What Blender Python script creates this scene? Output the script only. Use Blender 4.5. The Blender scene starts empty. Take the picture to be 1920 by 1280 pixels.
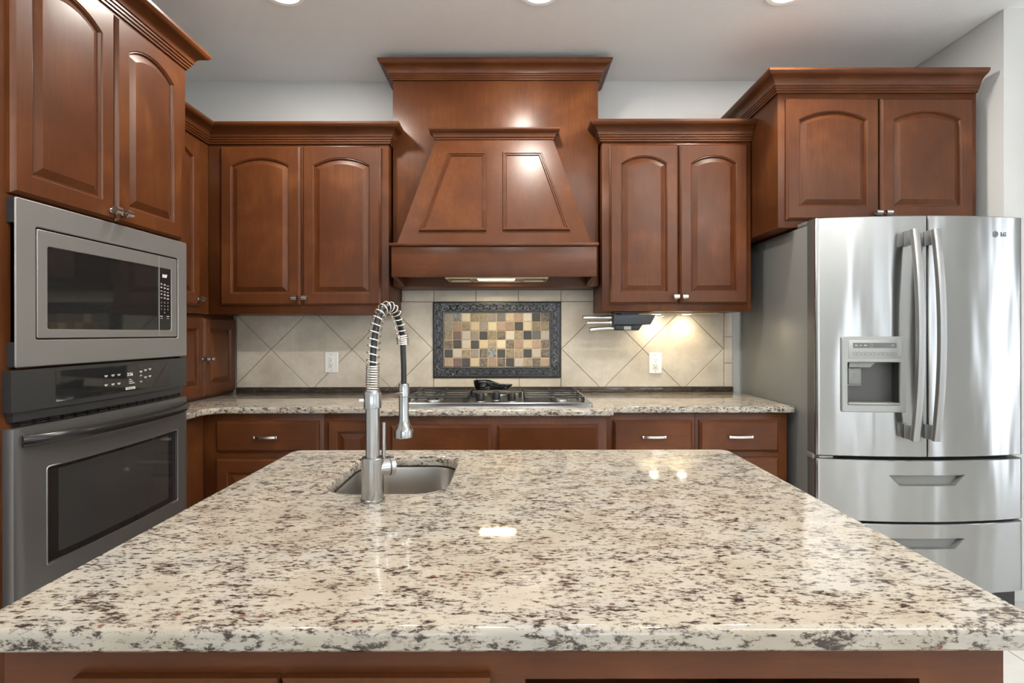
import bpy, bmesh, math, random
from mathutils import Vector, Matrix
random.seed(7)
SC = bpy.context.scene
PI = math.pi
F, EYE = 972.0, 1.266            # focal length in pixels (1920 wide), eye height

# ------------------------------------------------------------------ camera
cam = bpy.data.cameras.new('camera'); cam_o = bpy.data.objects.new('camera', cam)
SC.collection.objects.link(cam_o); SC.camera = cam_o
cam.sensor_width = 36.0; cam.sensor_fit = 'HORIZONTAL'
cam.lens = F / 1920.0 * 36.0
cam.shift_y = -16.0 / 1920.0
cam.clip_start = 0.02; cam.clip_end = 60
cam_o.matrix_world = Matrix.Translation((0, 0, EYE)) @ Matrix.Rotation(PI/2, 4, 'X') @ Matrix.Rotation(-0.0018, 4, 'Z')

# ------------------------------------------------------------------ exposure, daylight
vs = SC.view_settings
vs.view_transform = 'Standard'; vs.look = 'None'; vs.gamma = 1.0; vs.use_curve_mapping = False
vs.exposure = 0.45
SC.cycles.max_bounces = 10; SC.cycles.diffuse_bounces = 5; SC.cycles.glossy_bounces = 5
SC.cycles.use_denoising = True
SC.cycles.sample_clamp_indirect = 6.0
SC.cycles.caustics_reflective = False; SC.cycles.caustics_refractive = False
world = bpy.data.worlds.new('overcast_sky'); SC.world = world; world.use_nodes = True
bg = world.node_tree.nodes['Background']
bg.inputs[0].default_value = (0.86, 0.93, 1.0, 1); bg.inputs[1].default_value = 3.6
sun = bpy.data.lights.new('sun', 'SUN'); sun.energy = 10.0; sun.angle = math.radians(1.0); sun.color = (0.97, 0.985, 1.0)
sun_o = bpy.data.objects.new('sun', sun); SC.collection.objects.link(sun_o)
sun_o.rotation_euler = Vector((0.12, 0.60, -0.80)).to_track_quat('-Z', 'Y').to_euler(); sun_o.location = (-1, -9, 8)
CAN_W, CAN_COL = 12.0, (1.0, 0.94, 0.86)
HOOD_W, PUCK_W, ADDED_UPLIGHT_W = 2.0, 0.24, 135.0  # last value drives the added uplight behind the camera
WINDOWS = [  # (name, wall, a0, a1, z0, z1)
    ('window_1', 'right', 0.66, 1.40, 0.06, 2.35),
    ('window_2', 'right', -0.95, -0.45, 0.06, 2.35),
    ('window_3', 'right', -3.20, -2.50, 0.35, 2.35),
    ('window_4', 'right', -4.15, -3.50, 0.35, 2.35),
    ('window_5', 'rear', -1.80, -0.20, 0.55, 2.35),
    ('window_6', 'rear', 0.30, 1.90, 0.55, 2.35),
    ('window_7', 'rear', 3.50, 4.15, 0.35, 2.35),
]
XL, XR, YB, YR, ZC = -2.05, 4.40, 3.137, -4.60, 2.787     # room shell
XS, YS = 2.317, 2.44                                       # stub wall beside the fridge
def portal(name, wall, a0, a1, z0, z1):
    L = bpy.data.lights.new('daylight', 'AREA'); L.shape = 'RECTANGLE'; L.size = a1-a0; L.size_y = z1-z0
    L.cycles.is_portal = True
    o = bpy.data.objects.new('daylight', L); SC.collection.objects.link(o)
    o.location = {'right': (XR+0.11, (a0+a1)/2, (z0+z1)/2), 'left': (XL-0.11, (a0+a1)/2, (z0+z1)/2), 'rear': ((a0+a1)/2, YR-0.11, (z0+z1)/2)}[wall]
    d = Vector({'right': (-1, 0, 0), 'left': (1, 0, 0), 'rear': (0, 1, 0)}[wall])   # area lights shine along local -Z
    o.rotation_euler = d.to_track_quat('-Z', 'Z').to_euler()
for w in WINDOWS: portal(*w)

# ------------------------------------------------------------------ materials
def srgb(r, g, b):
    f = lambda c: (c/255/12.92) if c/255 <= 0.04045 else ((c/255+0.055)/1.055)**2.4
    return (f(r), f(g), f(b), 1)
class NT:
    def __init__(s, name):
        s.m = bpy.data.materials.new(name); s.m.use_nodes = True
        s.t = s.m.node_tree; s.p = s.t.nodes['Principled BSDF']
    def n(s, typ, **kw):
        nd = s.t.nodes.new(typ)
        for k, v in kw.items(): setattr(nd, k, v)
        return nd
    def l(s, a, b): s.t.links.new(a, b)
    def set(s, **kw):
        for k, v in kw.items(): s.p.inputs[k.replace('_', ' ')].default_value = v
        return s
    def pos(s, scale=(1, 1, 1), rot=(0, 0, 0), rnd=False):
        g = s.n('ShaderNodeNewGeometry'); out = g.outputs['Position']
        if rnd:
            oi = s.n('ShaderNodeObjectInfo')
            ml = s.n('ShaderNodeMath', operation='MULTIPLY'); ml.inputs[1].default_value = 17.0
            s.l(oi.outputs['Random'], ml.inputs[0])
            ad = s.n('ShaderNodeVectorMath', operation='ADD'); s.l(out, ad.inputs[0]); s.l(ml.outputs[0], ad.inputs[1]); out = ad.outputs[0]
        mp = s.n('ShaderNodeMapping'); mp.inputs['Scale'].default_value = scale; mp.inputs['Rotation'].default_value = rot
        s.l(out, mp.inputs['Vector']); return mp.outputs[0]
    def noise(s, vec, scale, detail=4, rough=0.55, dist=0.0):
        t = s.n('ShaderNodeTexNoise'); t.inputs['Scale'].default_value = scale; t.inputs['Detail'].default_value = detail
        t.inputs['Roughness'].default_value = rough; t.inputs['Distortion'].default_value = dist
        s.l(vec, t.inputs['Vector']); return t.outputs['Fac']
    def ramp(s, fac, stops, mode='LINEAR'):
        r = s.n('ShaderNodeValToRGB'); r.color_ramp.interpolation = mode
        e = r.color_ramp.elements
        while len(e) < len(stops): e.new(0.5)
        for i, (p, c) in enumerate(stops):
            e[i].position = p; e[i].color = c if len(c) == 4 else (*c, 1)
        s.l(fac, r.inputs[0]); return r.outputs[0]
    def mix(s, fac, a, b, mode='MIX'):
        m = s.n('ShaderNodeMix', data_type='RGBA', blend_type=mode)
        for sock, v in ((m.inputs[0], fac), (m.inputs[6], a), (m.inputs[7], b)):
            if hasattr(v, 'links') or hasattr(v, 'is_linked'): s.l(v, sock)
            else: sock.default_value = v
        return m.outputs[2]
    def math(s, op, a, b=0.0):
        m = s.n('ShaderNodeMath', operation=op)
        for i, v in enumerate((a, b)):
            if hasattr(v, 'is_linked'): s.l(v, m.inputs[i])
            else: m.inputs[i].default_value = v
        return m.outputs[0]
    def bump(s, fac, strength=0.2, dist=0.002):
        b = s.n('ShaderNodeBump'); b.inputs['Strength'].default_value = strength; b.inputs['Distance'].default_value = dist
        s.l(fac, b.inputs['Height']); s.l(b.outputs[0], s.p.inputs['Normal'])
    def col(s, out): s.l(out, s.p.inputs['Base Color'])

def wood(name, axis):
    t = NT(name)
    st = {'z': (9, 9, 0.7), 'x': (0.7, 9, 9), 'y': (9, 0.7, 9)}[axis]
    v = t.pos(st, rnd=True); v2 = t.pos((1.2, 1.2, 1.2), rnd=True)
    fine = t.noise(v, 14, 5, 0.6)
    blot = t.noise(v2, 3.2, 3, 0.5, 0.6)
    fig = t.noise(t.pos(tuple(a*0.35 for a in st), rnd=True), 3.0, 3, 0.5, 1.5)
    c = t.ramp(blot, [(0.28, srgb(74, 38, 15)), (0.52, srgb(86, 46, 20)), (0.75, srgb(104, 60, 29))])
    c = t.mix(t.ramp(fine, [(0.35, (0, 0, 0)), (0.68, (1, 1, 1))]), c, srgb(112, 56, 31), 'MIX') if False else c
    c2 = t.mix(t.math('MULTIPLY', t.ramp(fine, [(0.42, (0, 0, 0)), (0.66, (1, 1, 1))]), 0.35), c, srgb(63, 31, 12))
    c3 = t.mix(t.math('MULTIPLY', t.ramp(fig, [(0.45, (0, 0, 0)), (0.7, (1, 1, 1))]), 0.4), c2, srgb(73, 38, 16))
    t.col(c3)
    t.set(Roughness=0.5, Coat_Weight=0.36, Coat_Roughness=0.28, Specular_IOR_Level=0.12)
    t.bump(fine, 0.04, 0.001)
    return t.m
WZ, WX, WY = wood('stained_maple_upright', 'z'), wood('stained_maple_lengthwise', 'x'), wood('stained_maple_sideways', 'y')

def plain(name, col, rough=0.5, metal=0.0, **kw):
    t = NT(name); t.set(Base_Color=col, Roughness=rough, Metallic=metal, **kw); return t.m
def steel(name, col, rough, stretch, aniso=0.0, wob=0.0, rot=0.0):
    t = NT(name); t.set(Base_Color=col, Metallic=1.0, Roughness=rough)
    v = t.pos(stretch)
    n = t.noise(v, 60, 3, 0.6)
    r = t.n('ShaderNodeMapRange'); r.inputs['To Min'].default_value = rough*0.95; r.inputs['To Max'].default_value = rough*1.05
    t.l(n, r.inputs['Value']); t.l(r.outputs[0], t.p.inputs['Roughness'])
    if aniso:
        t.set(Anisotropic=aniso, Anisotropic_Rotation=rot)
        tg = t.n('ShaderNodeTangent'); tg.direction_type = 'RADIAL'; tg.axis = 'Z'
        t.l(tg.outputs[0], t.p.inputs['Tangent'])
    if wob:
        w = t.noise(t.pos((3.2, 3.2, 0.55)), 2.2, 1.5, 0.4)
        t.bump(w, wob, 0.05)
    return t.m
def granite(name, dark):
    t = NT(name)
    v = t.pos((0.7, 1.8, 1.6), (0.0, 0.0, 0.12))
    clus = t.noise(t.pos((1, 1.3, 1.3)), 7, 3, 0.6)
    a = t.noise(v, 92, 7, 0.70, 0.3)
    b = t.noise(t.pos((0.9, 1.7, 1.5), (0, 0, -0.2)), 26, 6, 0.64, 0.5)
    if dark: base = t.ramp(clus, [(0.3, srgb(48, 40, 36)), (0.7, srgb(74, 66, 57))])
    else: base = t.ramp(clus, [(0.33, srgb(158, 149, 135)), (0.5, srgb(168, 161, 148)), (0.68, srgb(160, 156, 148))])
    # warm grey clouding
    cl = t.ramp(b, [(0.50, (0, 0, 0)), (0.66, (1, 1, 1))])
    c = t.mix(t.math('MULTIPLY', cl, 0.55), base, srgb(132, 120, 106))
    # dark flecks: fine noise, denser inside the clouds
    k = t.math('ADD', a, t.math('MULTIPLY', t.math('SUBTRACT', b, 0.5), 0.42))
    k = t.math('ADD', k, t.math('MULTIPLY', t.math('SUBTRACT', clus, 0.5), 0.12))
    m1 = t.ramp(k, [(0.515, (0, 0, 0)), (0.560, (1, 1, 1))])
    m2 = t.ramp(k, [(0.560, (0, 0, 0)), (0.605, (1, 1, 1))])
    c = t.mix(t.math('MULTIPLY', m1, 0.62), c, srgb(96, 80, 69))
    c = t.mix(t.math('MULTIPLY', m2, 0.9), c, srgb(34, 27, 26))
    f2 = t.noise(t.pos((0.6, 1.7, 1.5), (0, 0, -0.12)), 135, 4, 0.62, 0.2)
    sp = t.math('MULTIPLY', t.ramp(f2, [(0.575, (0, 0, 0)), (0.625, (1, 1, 1))]), t.ramp(b, [(0.40, (0, 0, 0)), (0.52, (1, 1, 1))]))
    c = t.mix(t.math('MULTIPLY', sp, 0.8), c, srgb(58, 46, 42))
    # garnet spots
    vo = t.n('ShaderNodeTexVoronoi'); vo.inputs['Scale'].default_value = 34; t.l(t.pos((1, 1.2, 1.2)), vo.inputs['Vector'])
    wn = t.n('ShaderNodeTexWhiteNoise'); t.l(vo.outputs['Position'], wn.inputs['Vector'])
    g = t.math('MULTIPLY', t.math('LESS_THAN', t.math('ADD', vo.outputs['Distance'], t.math('MULTIPLY', a, 0.25)), 0.26), t.math('GREATER_THAN', wn.outputs['Value'], 0.80))
    c = t.mix(t.math('MULTIPLY', g, 0.75), c, srgb(92, 38, 30))
    t.col(c)
    t.set(Roughness=0.06, Specular_IOR_Level=0.5)
    return t.m
GRANITE, GRANITE_DK = granite('speckled_granite', False), granite('dark_granite', True)

def tile_mat(name, stops, rough=0.38):
    t = NT(name); n1 = t.noise(t.pos((1, 1, 1)), 5, 6, 0.62); n2 = t.noise(t.pos((1, 1, 1)), 38, 4, 0.65)
    c = t.ramp(n1, stops); c = t.mix(t.math('MULTIPLY', t.ramp(n2, [(0.45, (0, 0, 0)), (0.7, (1, 1, 1))]), 0.3), c, stops[0][1])
    t.col(c); t.set(Roughness=rough); t.bump(n2, 0.08, 0.002); return t.m
TILE = tile_mat('beige_wall_tile', [(0.32, srgb(186, 176, 160)), (0.5, srgb(206, 197, 181)), (0.68, srgb(217, 209, 194))])
GROUT = plain('grout', srgb(138, 122, 100), 0.9)
FTILE = tile_mat('floor_tile', [(0.32, srgb(192, 190, 185)), (0.5, srgb(206, 204, 199)), (0.68, srgb(214, 212, 208))], 0.3)
def paint(name, col, sc=85, st=0.25):
    t = NT(name); t.set(Base_Color=col, Roughness=0.75); t.bump(t.noise(t.pos(), sc, 3, 0.55), st, 0.004); return t.m
WALL = paint('grey_white_wall_paint', srgb(197, 198, 197), 60, 0.16)
CEIL = paint('orange_peel_ceiling_paint', srgb(240, 241, 241), 75, 0.35)
def mosaic_mat():
    t = NT('tumbled_stone_mosaic'); at = t.n('ShaderNodeVertexColor'); at.layer_name = 'stone'
    n = t.noise(t.pos(), 60, 5, 0.65, 0.4)
    sep = t.n('ShaderNodeSeparateColor'); 
    dk = t.math('MULTIPLY', t.ramp(n, [(0.46, (0, 0, 0)), (0.58, (1, 1, 1))]), at.outputs['Alpha'])
    t.col(t.mix(dk, at.outputs['Color'], srgb(58, 52, 46))); t.set(Roughness=0.45); t.bump(n, 0.1, 0.002); return t.m
MOSAIC = mosaic_mat()
MGROUT = plain('pale_grout', srgb(205, 186, 156), 0.9)
BORDER = plain('dark_bronze_tile', srgb(40, 40, 41), 0.26, 0.0, Specular_IOR_Level=0.7)
STEEL_FR = steel('brushed_fridge_steel', (0.39, 0.39, 0.385, 1), 0.20, (1, 1, 0.02), 0.95, 0.13, 0.25)
STEEL = steel('brushed_steel', (0.42, 0.42, 0.415, 1), 0.20, (0.05, 0.05, 1.0))
STEEL_SINK = steel('sink_steel', (0.42, 0.395, 0.365, 1), 0.28, (1.0, 1.0, 0.05))
STEEL_MW = plain('grey_coated_steel', srgb(134, 133, 131), 0.42, 0.5)
STEEL_OV = plain('smoky_steel', srgb(104, 103, 101), 0.30, 0.55)
CHROME = plain('polished_nickel', (0.78, 0.77, 0.75, 1), 0.14, 1.0)
NICKEL = plain('satin_nickel', (0.72, 0.70, 0.66, 1), 0.22, 1.0)
HANDLE_FR = plain('satin_silver_handle', (0.36, 0.36, 0.355, 1), 0.34, 0.85)
SILVER_PL = plain('silver_plastic', srgb(158, 160, 158), 0.38, 0.35)
GREY_PL = plain('grey_plastic', srgb(128, 129, 127), 0.4, 0.3)
FR_SIDE = plain('textured_grey_side', srgb(126, 127, 125), 0.34, 0.25)
FR_EDGE = plain('dark_grey_door_edge', srgb(92, 92, 91), 0.4, 0.3)
DARK_PL = plain('charcoal_plastic', srgb(46, 46, 47), 0.4)
BLACK_PL = plain('black_plastic', srgb(22, 22, 23), 0.35)
BLACK_IR = plain('black_cast_iron', srgb(26, 26, 27), 0.38)
BLACK_GL = plain('black_glass', srgb(30, 30, 30), 0.04, 0.0, Specular_IOR_Level=0.6)
GLOSS_BK = plain('black_glaze', srgb(14, 14, 15), 0.06, 0.0, Coat_Weight=0.6)
OVEN_GL = plain('smoked_oven_glass', srgb(52, 52, 51), 0.06, 0.0, Specular_IOR_Level=0.6)
OV_PANEL = plain('satin_black_panel', srgb(62, 63, 63), 0.36, 0.5)
RUBBER = plain('black_rubber_hose', srgb(30, 31, 34), 0.4)
WHITE_PL = plain('white_plastic', srgb(236, 236, 234), 0.35)
SLATE = plain('slate_black_wood', srgb(52, 57, 64), 0.5)
INK = plain('white_legend_ink', srgb(206, 206, 202), 0.6)
INK_DK = plain('grey_legend_ink', srgb(96, 97, 97), 0.5)
DARK_IN = plain('dark_cavity', srgb(14, 12, 11), 0.8)
CAVITY = plain('dispenser_cavity', srgb(80, 80, 78), 0.35, 0.6)
def glow(name, col, st):
    t = NT(name); t.set(Base_Color=(0.8, 0.8, 0.8, 1), Emission_Color=(*col, 1), Emission_Strength=st); return t.m
GLOW_CAN = glow('lit_can_lens', (1.0, 0.92, 0.80), 9.0)
GLOW_HOOD = glow('lit_hood_lens', (1.0, 0.86, 0.58), 9.0)
GLOW_PUCK = glow('lit_puck_lens', (1.0, 0.88, 0.64), 40.0)
GLOW_LED = glow('lit_display_digits', (1.0, 0.80, 0.66), 1.3)
GLOW_LED2 = glow('dim_display_digits', (0.55, 0.57, 0.52), 0.25)
def thin_glass():
    t = NT('window_glass'); tr = t.n('ShaderNodeBsdfTransparent'); gl = t.n('ShaderNodeBsdfGlossy'); gl.inputs['Roughness'].default_value = 0.02
    mx = t.n('ShaderNodeMixShader'); mx.inputs[0].default_value = 0.06
    t.l(tr.outputs[0], mx.inputs[1]); t.l(gl.outputs[0], mx.inputs[2]); t.l(mx.outputs[0], t.t.nodes['Material Output'].inputs[0]); return t.m
GLASS = thin_glass()

# ------------------------------------------------------------------ mesh building
class MB:
    """collects geometry; build() links it as one mesh object"""
    def __init__(s): s.bm = bmesh.new(); s.mi = 0
    def _take(s, faces):
        for f in faces: f.material_index = s.mi
        return s
    def join(s, other):
        off = {v: s.bm.verts.new(v.co) for v in other.verts}
        fs = []
        for f in other.faces:
            try: nf = s.bm.faces.new([off[v] for v in f.verts])
            except ValueError: continue
            nf.material_index = s.mi; fs.append(nf)
        other.free(); return s
    def box(s, x0, x1, y0, y1, z0, z1, bev=0.0, seg=2):
        t = bmesh.new()
        x0, x1 = min(x0, x1), max(x0, x1); y0, y1 = min(y0, y1), max(y0, y1); z0, z1 = min(z0, z1), max(z0, z1)
        v = [t.verts.new((x, y, z)) for z in (z0, z1) for y in (y0, y1) for x in (x0, x1)]
        for q in ((0, 2, 3, 1), (4, 5, 7, 6), (0, 1, 5, 4), (2, 6, 7, 3), (0, 4, 6, 2), (1, 3, 7, 5)): t.faces.new([v[i] for i in q])
        if bev: bmesh.ops.bevel(t, geom=t.edges[:], offset=bev, segments=seg, affect='EDGES', profile=0.5)
        return s.join(t)
    def loft(s, loops, closed=True, cap0=False, cap1=False):
        rows = [[s.bm.verts.new(p) for p in L] for L in loops]
        fs = []
        n = len(rows[0])
        for a, b in zip(rows, rows[1:]):
            for i in range(n if closed else n-1):
                j = (i+1) % n
                try: fs.append(s.bm.faces.new((a[i], a[j], b[j], b[i])))
                except ValueError: pass
        if cap0: fs.append(s.bm.faces.new(rows[0][::-1]))
        if cap1: fs.append(s.bm.faces.new(rows[-1]))
        return s._take(fs)
    def prism(s, poly, fn0, fn1, bev=0.0):
        """poly of 2D points mapped by fn0 / fn1 to the two end faces"""
        t = bmesh.new()
        a = [t.verts.new(fn0(*p)) for p in poly]; b = [t.verts.new(fn1(*p)) for p in poly]
        n = len(poly)
        t.faces.new(a[::-1]); t.faces.new(b)
        for i in range(n): t.faces.new((a[i], a[(i+1) % n], b[(i+1) % n], b[i]))
        bmesh.ops.recalc_face_normals(t, faces=t.faces[:])
        if bev: bmesh.ops.bevel(t, geom=t.edges[:], offset=bev, segments=2, affect='EDGES', profile=0.5)
        return s.join(t)
    def lathe(s, prof, c=(0, 0, 0), axis='z', n=32):
        """prof: list of (radius, height) along the axis"""
        loops = []
        for r, h in prof:
            L = []
            for i in range(n):
                a = 2*PI*i/n; u, v = r*math.cos(a), r*math.sin(a)
                p = {'z': (u, v, h), 'x': (h, u, v), 'y': (v, h, u)}[axis]
                L.append((c[0]+p[0], c[1]+p[1], c[2]+p[2]))
            loops.append(L)
        return s.loft(loops, True, prof[0][0] > 1e-6, prof[-1][0] > 1e-6)
    def tube(s, pts, r, n=10, caps=True, closed=False):
        pts = [Vector(p) for p in pts]; N = len(pts)
        rad = r if isinstance(r, (list, tuple)) else [r]*N
        loops = []; up = None
        for i, p in enumerate(pts):
            a = pts[(i-1) % N] if (closed or i) else p; b = pts[(i+1) % N] if (closed or i < N-1) else p
            t = (b-a).normalized()
            if up is None: up = t.orthogonal().normalized()
            up = (up - t*up.dot(t)); up = up.normalized() if up.length > 1e-6 else t.orthogonal().normalized()
            w = t.cross(up)
            loops.append([p + (up*math.cos(2*PI*k/n) + w*math.sin(2*PI*k/n))*rad[i] for k in range(n)])
        if closed: loops.append(loops[0])
        return s.loft(loops, True, caps and not closed, caps and not closed)
    def ribbon(s, pts, sec, side):
        """sweep a closed section (list of (a,b)) along pts; a along SIDE, b along side x tangent"""
        side = Vector(side); loops = []
        pts = [Vector(p) for p in pts]; N = len(pts)
        for i, p in enumerate(pts):
            t = (pts[min(i+1, N-1)] - pts[max(i-1, 0)]).normalized(); nn = side.cross(t).normalized()
            loops.append([p + side*a + nn*b for a, b in sec])
        return s.loft(loops, True, True, True)
    def moulding(s, path, prof, z0, i0=0, i1=None, closed=False):
        """sweep prof [(out, up)] along a plan path; outwards is the right-hand side of the path; mitred corners"""
        P = [Vector(p) for p in path]; N = len(P); i1 = (N-1) if i1 is None else i1
        nr = lambda d: Vector((d.y, -d.x))
        loops = []
        for i in (range(N) if closed else range(i0, i1+1)):
            prv = P[i-1] if (closed or i > 0) else None; nxt = P[(i+1) % N] if (closed or i < N-1) else None
            n1 = nr((P[i]-prv).normalized()) if prv is not None else None
            n2 = nr((nxt-P[i]).normalized()) if nxt is not None else None
            if n1 is None: m = n2
            elif n2 is None: m = n1
            else: m = (n1+n2); m = m / max(1e-6, m.dot(n1))
            loops.append([(P[i].x+m.x*o, P[i].y+m.y*o, z0+u) for o, u in prof])
        if closed: loops.append(loops[0])
        return s.loft(loops, True, not closed, not closed)
    def build(s, name, mats, parent=None, loc=(0, 0, 0), rot=(0, 0, 0), angle=32, recalc=True):
        bm = s.bm
        bmesh.ops.remove_doubles(bm, verts=bm.verts[:], dist=1e-6)
        if recalc: bmesh.ops.recalc_face_normals(bm, faces=bm.faces[:])
        lim = math.radians(angle)
        for f in bm.faces: f.smooth = True
        for e in bm.edges:
            if len(e.link_faces) != 2 or e.calc_face_angle(0) > lim: e.smooth = False
        me = bpy.data.meshes.new(name); bm.to_mesh(me); bm.free()
        for m in (mats if isinstance(mats, (list, tuple)) else [mats]): me.materials.append(m)
        o = bpy.data.objects.new(name, me); SC.collection.objects.link(o)
        if parent: o.parent = parent
        o.location = loc; o.rotation_euler = rot
        return o
def tag(o, label, cat, group=None, kind=None):
    o['label'] = label; o['category'] = cat
    if group: o['group'] = group
    if kind: o['kind'] = kind
    return o
def empty(name, loc, label, cat, group=None, rot=(0, 0, 0)):
    o = bpy.data.objects.new(name, None); SC.collection.objects.link(o); o.location = loc; o.rotation_euler = rot
    o.empty_display_size = 0.05
    return tag(o, label, cat, group)
def struct(o): o['kind'] = 'structure'; return o
def text(name, body, size, mat, parent, loc, rot=(PI/2, 0, 0), bold=0.0, align='CENTER', ext=0.0002, sx=1.0):
    c = bpy.data.curves.new(name, 'FONT'); c.body = body; c.size = size; c.extrude = ext; c.offset = bold
    c.align_x = align; c.align_y = 'CENTER'; c.materials.append(mat)
    o = bpy.data.objects.new(name, c); SC.collection.objects.link(o); 
    bpy.context.view_layer.update()
    me = bpy.data.meshes.new_from_object(o.evaluated_get(bpy.context.evaluated_depsgraph_get()))
    bpy.data.objects.remove(o); me.name = name
    o = bpy.data.objects.new(name, me); SC.collection.objects.link(o)
    o.parent = parent; o.location = loc; o.rotation_euler = rot; o.scale = (sx, 1, 1)
    return o
def rrect(x0, x1, y0, y1, r, n=6):
    pts = []
    for cx, cy, a0 in ((x1-r, y0+r, -PI/2), (x1-r, y1-r, 0), (x0+r, y1-r, PI/2), (x0+r, y0+r, PI)):
        for i in range(n+1):
            a = a0 + PI/2*i/n; pts.append((cx+r*math.cos(a), cy+r*math.sin(a)))
    return pts
def offset_poly(poly, d):
    """inward offset of a counter-clockwise polygon"""
    P = [Vector(p) for p in poly]; N = len(P); out = []
    for i in range(N):
        a = (P[i]-P[i-1]).normalized(); b = (P[(i+1) % N]-P[i]).normalized()
        n1, n2 = Vector((-a.y, a.x)), Vector((-b.y, b.x)); m = n1+n2; m = m/max(0.2, m.dot(n1))
        out.append((P[i].x+m.x*d, P[i].y+m.y*d))
    return out
def slab(mb, poly, prof, holes=()):
    """prof: list of (inset, z) bottom to top; holes get the same edge"""
    bm = mb.bm
    def rings(pl, sgn):
        rows = []
        for ins, z in prof: rows.append([bm.verts.new((x, y, z)) for x, y in offset_poly(pl, ins*sgn)])
        for a, b in zip(rows, rows[1:]):
            for i in range(len(a)):
                j = (i+1) % len(a); bm.faces.new((a[i], a[j], b[j], b[i])).material_index = mb.mi
        return rows[0], rows[-1]
    R = [rings(poly, 1)] + [rings(h, -1) for h in holes]
    for k in (0, 1):
        edges = []
        for r in R:
            loop = r[k]
            for i in range(len(loop)): edges.append(bm.edges.get((loop[i], loop[(i+1) % len(loop)])))
        res = bmesh.ops.triangle_fill(bm, edges=edges, use_beauty=True)
        for g in res['geom']:
            if isinstance(g, bmesh.types.BMFace): g.material_index = mb.mi

# ------------------------------------------------------------------ room shell
m = MB(); m.box(XL-0.15, XR+0.15, YR-0.15, YB+0.15, -0.05, -0.004)
m.mi = 1
ts = 0.46
y = YR
iy = 0
while y < YB:
    x = XL + 0.21
    x = XL - 0.12
    while x < XR:
        m.box(max(x+0.003, XL), min(x+ts-0.003, XR), max(y+0.003, YR), min(y+ts-0.003, YB), -0.006, 0.0)
        x += ts
    y += ts
struct(m.build('floor', [GROUT, FTILE]))
struct(MB().box(XL-0.15, XR+0.15, YR-0.15, YB+0.15, ZC, ZC+0.1).build('ceiling', CEIL))
struct(MB().box(XL-0.15, XS+0.14, YB, YB+0.12, -0.05, ZC).build('wall_back', WALL))
struct(MB().box(XS, XS+0.14, YS, YB, -0.05, ZC, 0.004).build('wall_right', WALL))
struct(MB().box(XS+0.14, XR+0.12, YS, YS+0.12, -0.05, ZC).build('wall_side', WALL))
def wall_with_holes(name, along, a0, a1, b0, b1, holes):
    mb = MB(); cuts = sorted(holes); cur = a0
    def seg(u0, u1, z0, z1):
        if u1-u0 < 1e-4 or z1-z0 < 1e-4: return
        if along == 'y': mb.box(b0, b1, u0, u1, z0, z1)
        else: mb.box(u0, u1, b0, b1, z0, z1)
    for h0, h1, z0, z1 in cuts:
        seg(cur, h0, -0.05, ZC); seg(h0, h1, -0.05, z0); seg(h0, h1, z1, ZC); cur = h1
    seg(cur, a1, -0.05, ZC)
    return struct(mb.build(name, WALL))
wall_with_holes('wall_far_right', 'y', YR-0.12, YS, XR, XR+0.12, [w[2:] for w in WINDOWS if w[1] == 'right'])
wall_with_holes('wall_left', 'y', YR-0.12, YB, XL-0.12, XL, [w[2:] for w in WINDOWS if w[1] == 'left'])
wall_with_holes('wall_rear', 'x', XL, XR, YR-0.12, YR, [w[2:] for w in WINDOWS if w[1] == 'rear'])
for nm, wall, a0, a1, z0, z1 in WINDOWS:
    f, g = MB(), MB()
    def bar(mb, u0, u1, v0, v1, d0, d1):
        if wall == 'right': mb.box(XR+d0, XR+d1, u0, u1, v0, v1)
        elif wall == 'left': mb.box(XL-d1, XL-d0, u0, u1, v0, v1)
        else: mb.box(u0, u1, YR-d1, YR-d0, v0, v1)
    for u0, u1, v0, v1 in ((a0, a0+0.045, z0, z1), (a1-0.045, a1, z0, z1), (a0+0.045, a1-0.045, z0, z0+0.045), (a0+0.045, a1-0.045, z1-0.045, z1)):
        bar(f, u0, u1, v0, v1, 0.03, 0.08)
    zm = (z0+z1)/2
    if nm == 'window_1': bar(f, (a0+a1)/2-0.03, (a0+a1)/2+0.03, z0+0.045, z1-0.045, 0.03, 0.08)
    else: bar(f, a0+0.045, a1-0.045, zm-0.02, zm+0.02, 0.03, 0.08)
    bar(g, a0+0.04, a1-0.04, z0+0.04, z1-0.04, 0.052, 0.056)
    fo = struct(f.build(nm, WHITE_PL)); g.build('pane', GLASS, fo)

# ------------------------------------------------------------------ hardware and cabinet parts
KNOB_GROOVE = plain('dark_nickel_groove', (0.10, 0.10, 0.10, 1), 0.4, 0.8)
def scroll_knob(parent, loc):
    """small rolled scroll knob; local front is -Y"""
    m = MB(); L = 0.0145
    pts = []
    for i in range(0, 34):
        t = i/33; a = -PI*0.5 + t*PI*3.6; r = 0.0138*(1-0.84*t)
        pts.append((0, -0.0235 - r*math.cos(a+PI/2+PI), 0.0 + r*math.sin(a+PI/2+PI)))
    sec = [(-L, -0.0015), (L, -0.0015), (L, 0.0015), (-L, 0.0015)]
    m.mi = 1; m.lathe([(0.0115, -L+0.0032), (0.0115, L-0.0032)], (0, -0.0235, 0), 'x', 20); m.mi = 0
    m.ribbon(pts, sec, (1, 0, 0))
    m.tube([(0, 0, -0.002), (0, -0.006, -0.003), (0, -0.013, -0.009), (0, -0.0205, -0.0128)], [0.0065, 0.0045, 0.0038, 0.0038], 10)
    m.lathe([(0.008, 0.0), (0.0078, -0.002), (0.0055, -0.004)], (0, 0, -0.002), 'y', 16)
    return m.build('knob', [CHROME, KNOB_GROOVE], parent, loc)
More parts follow.
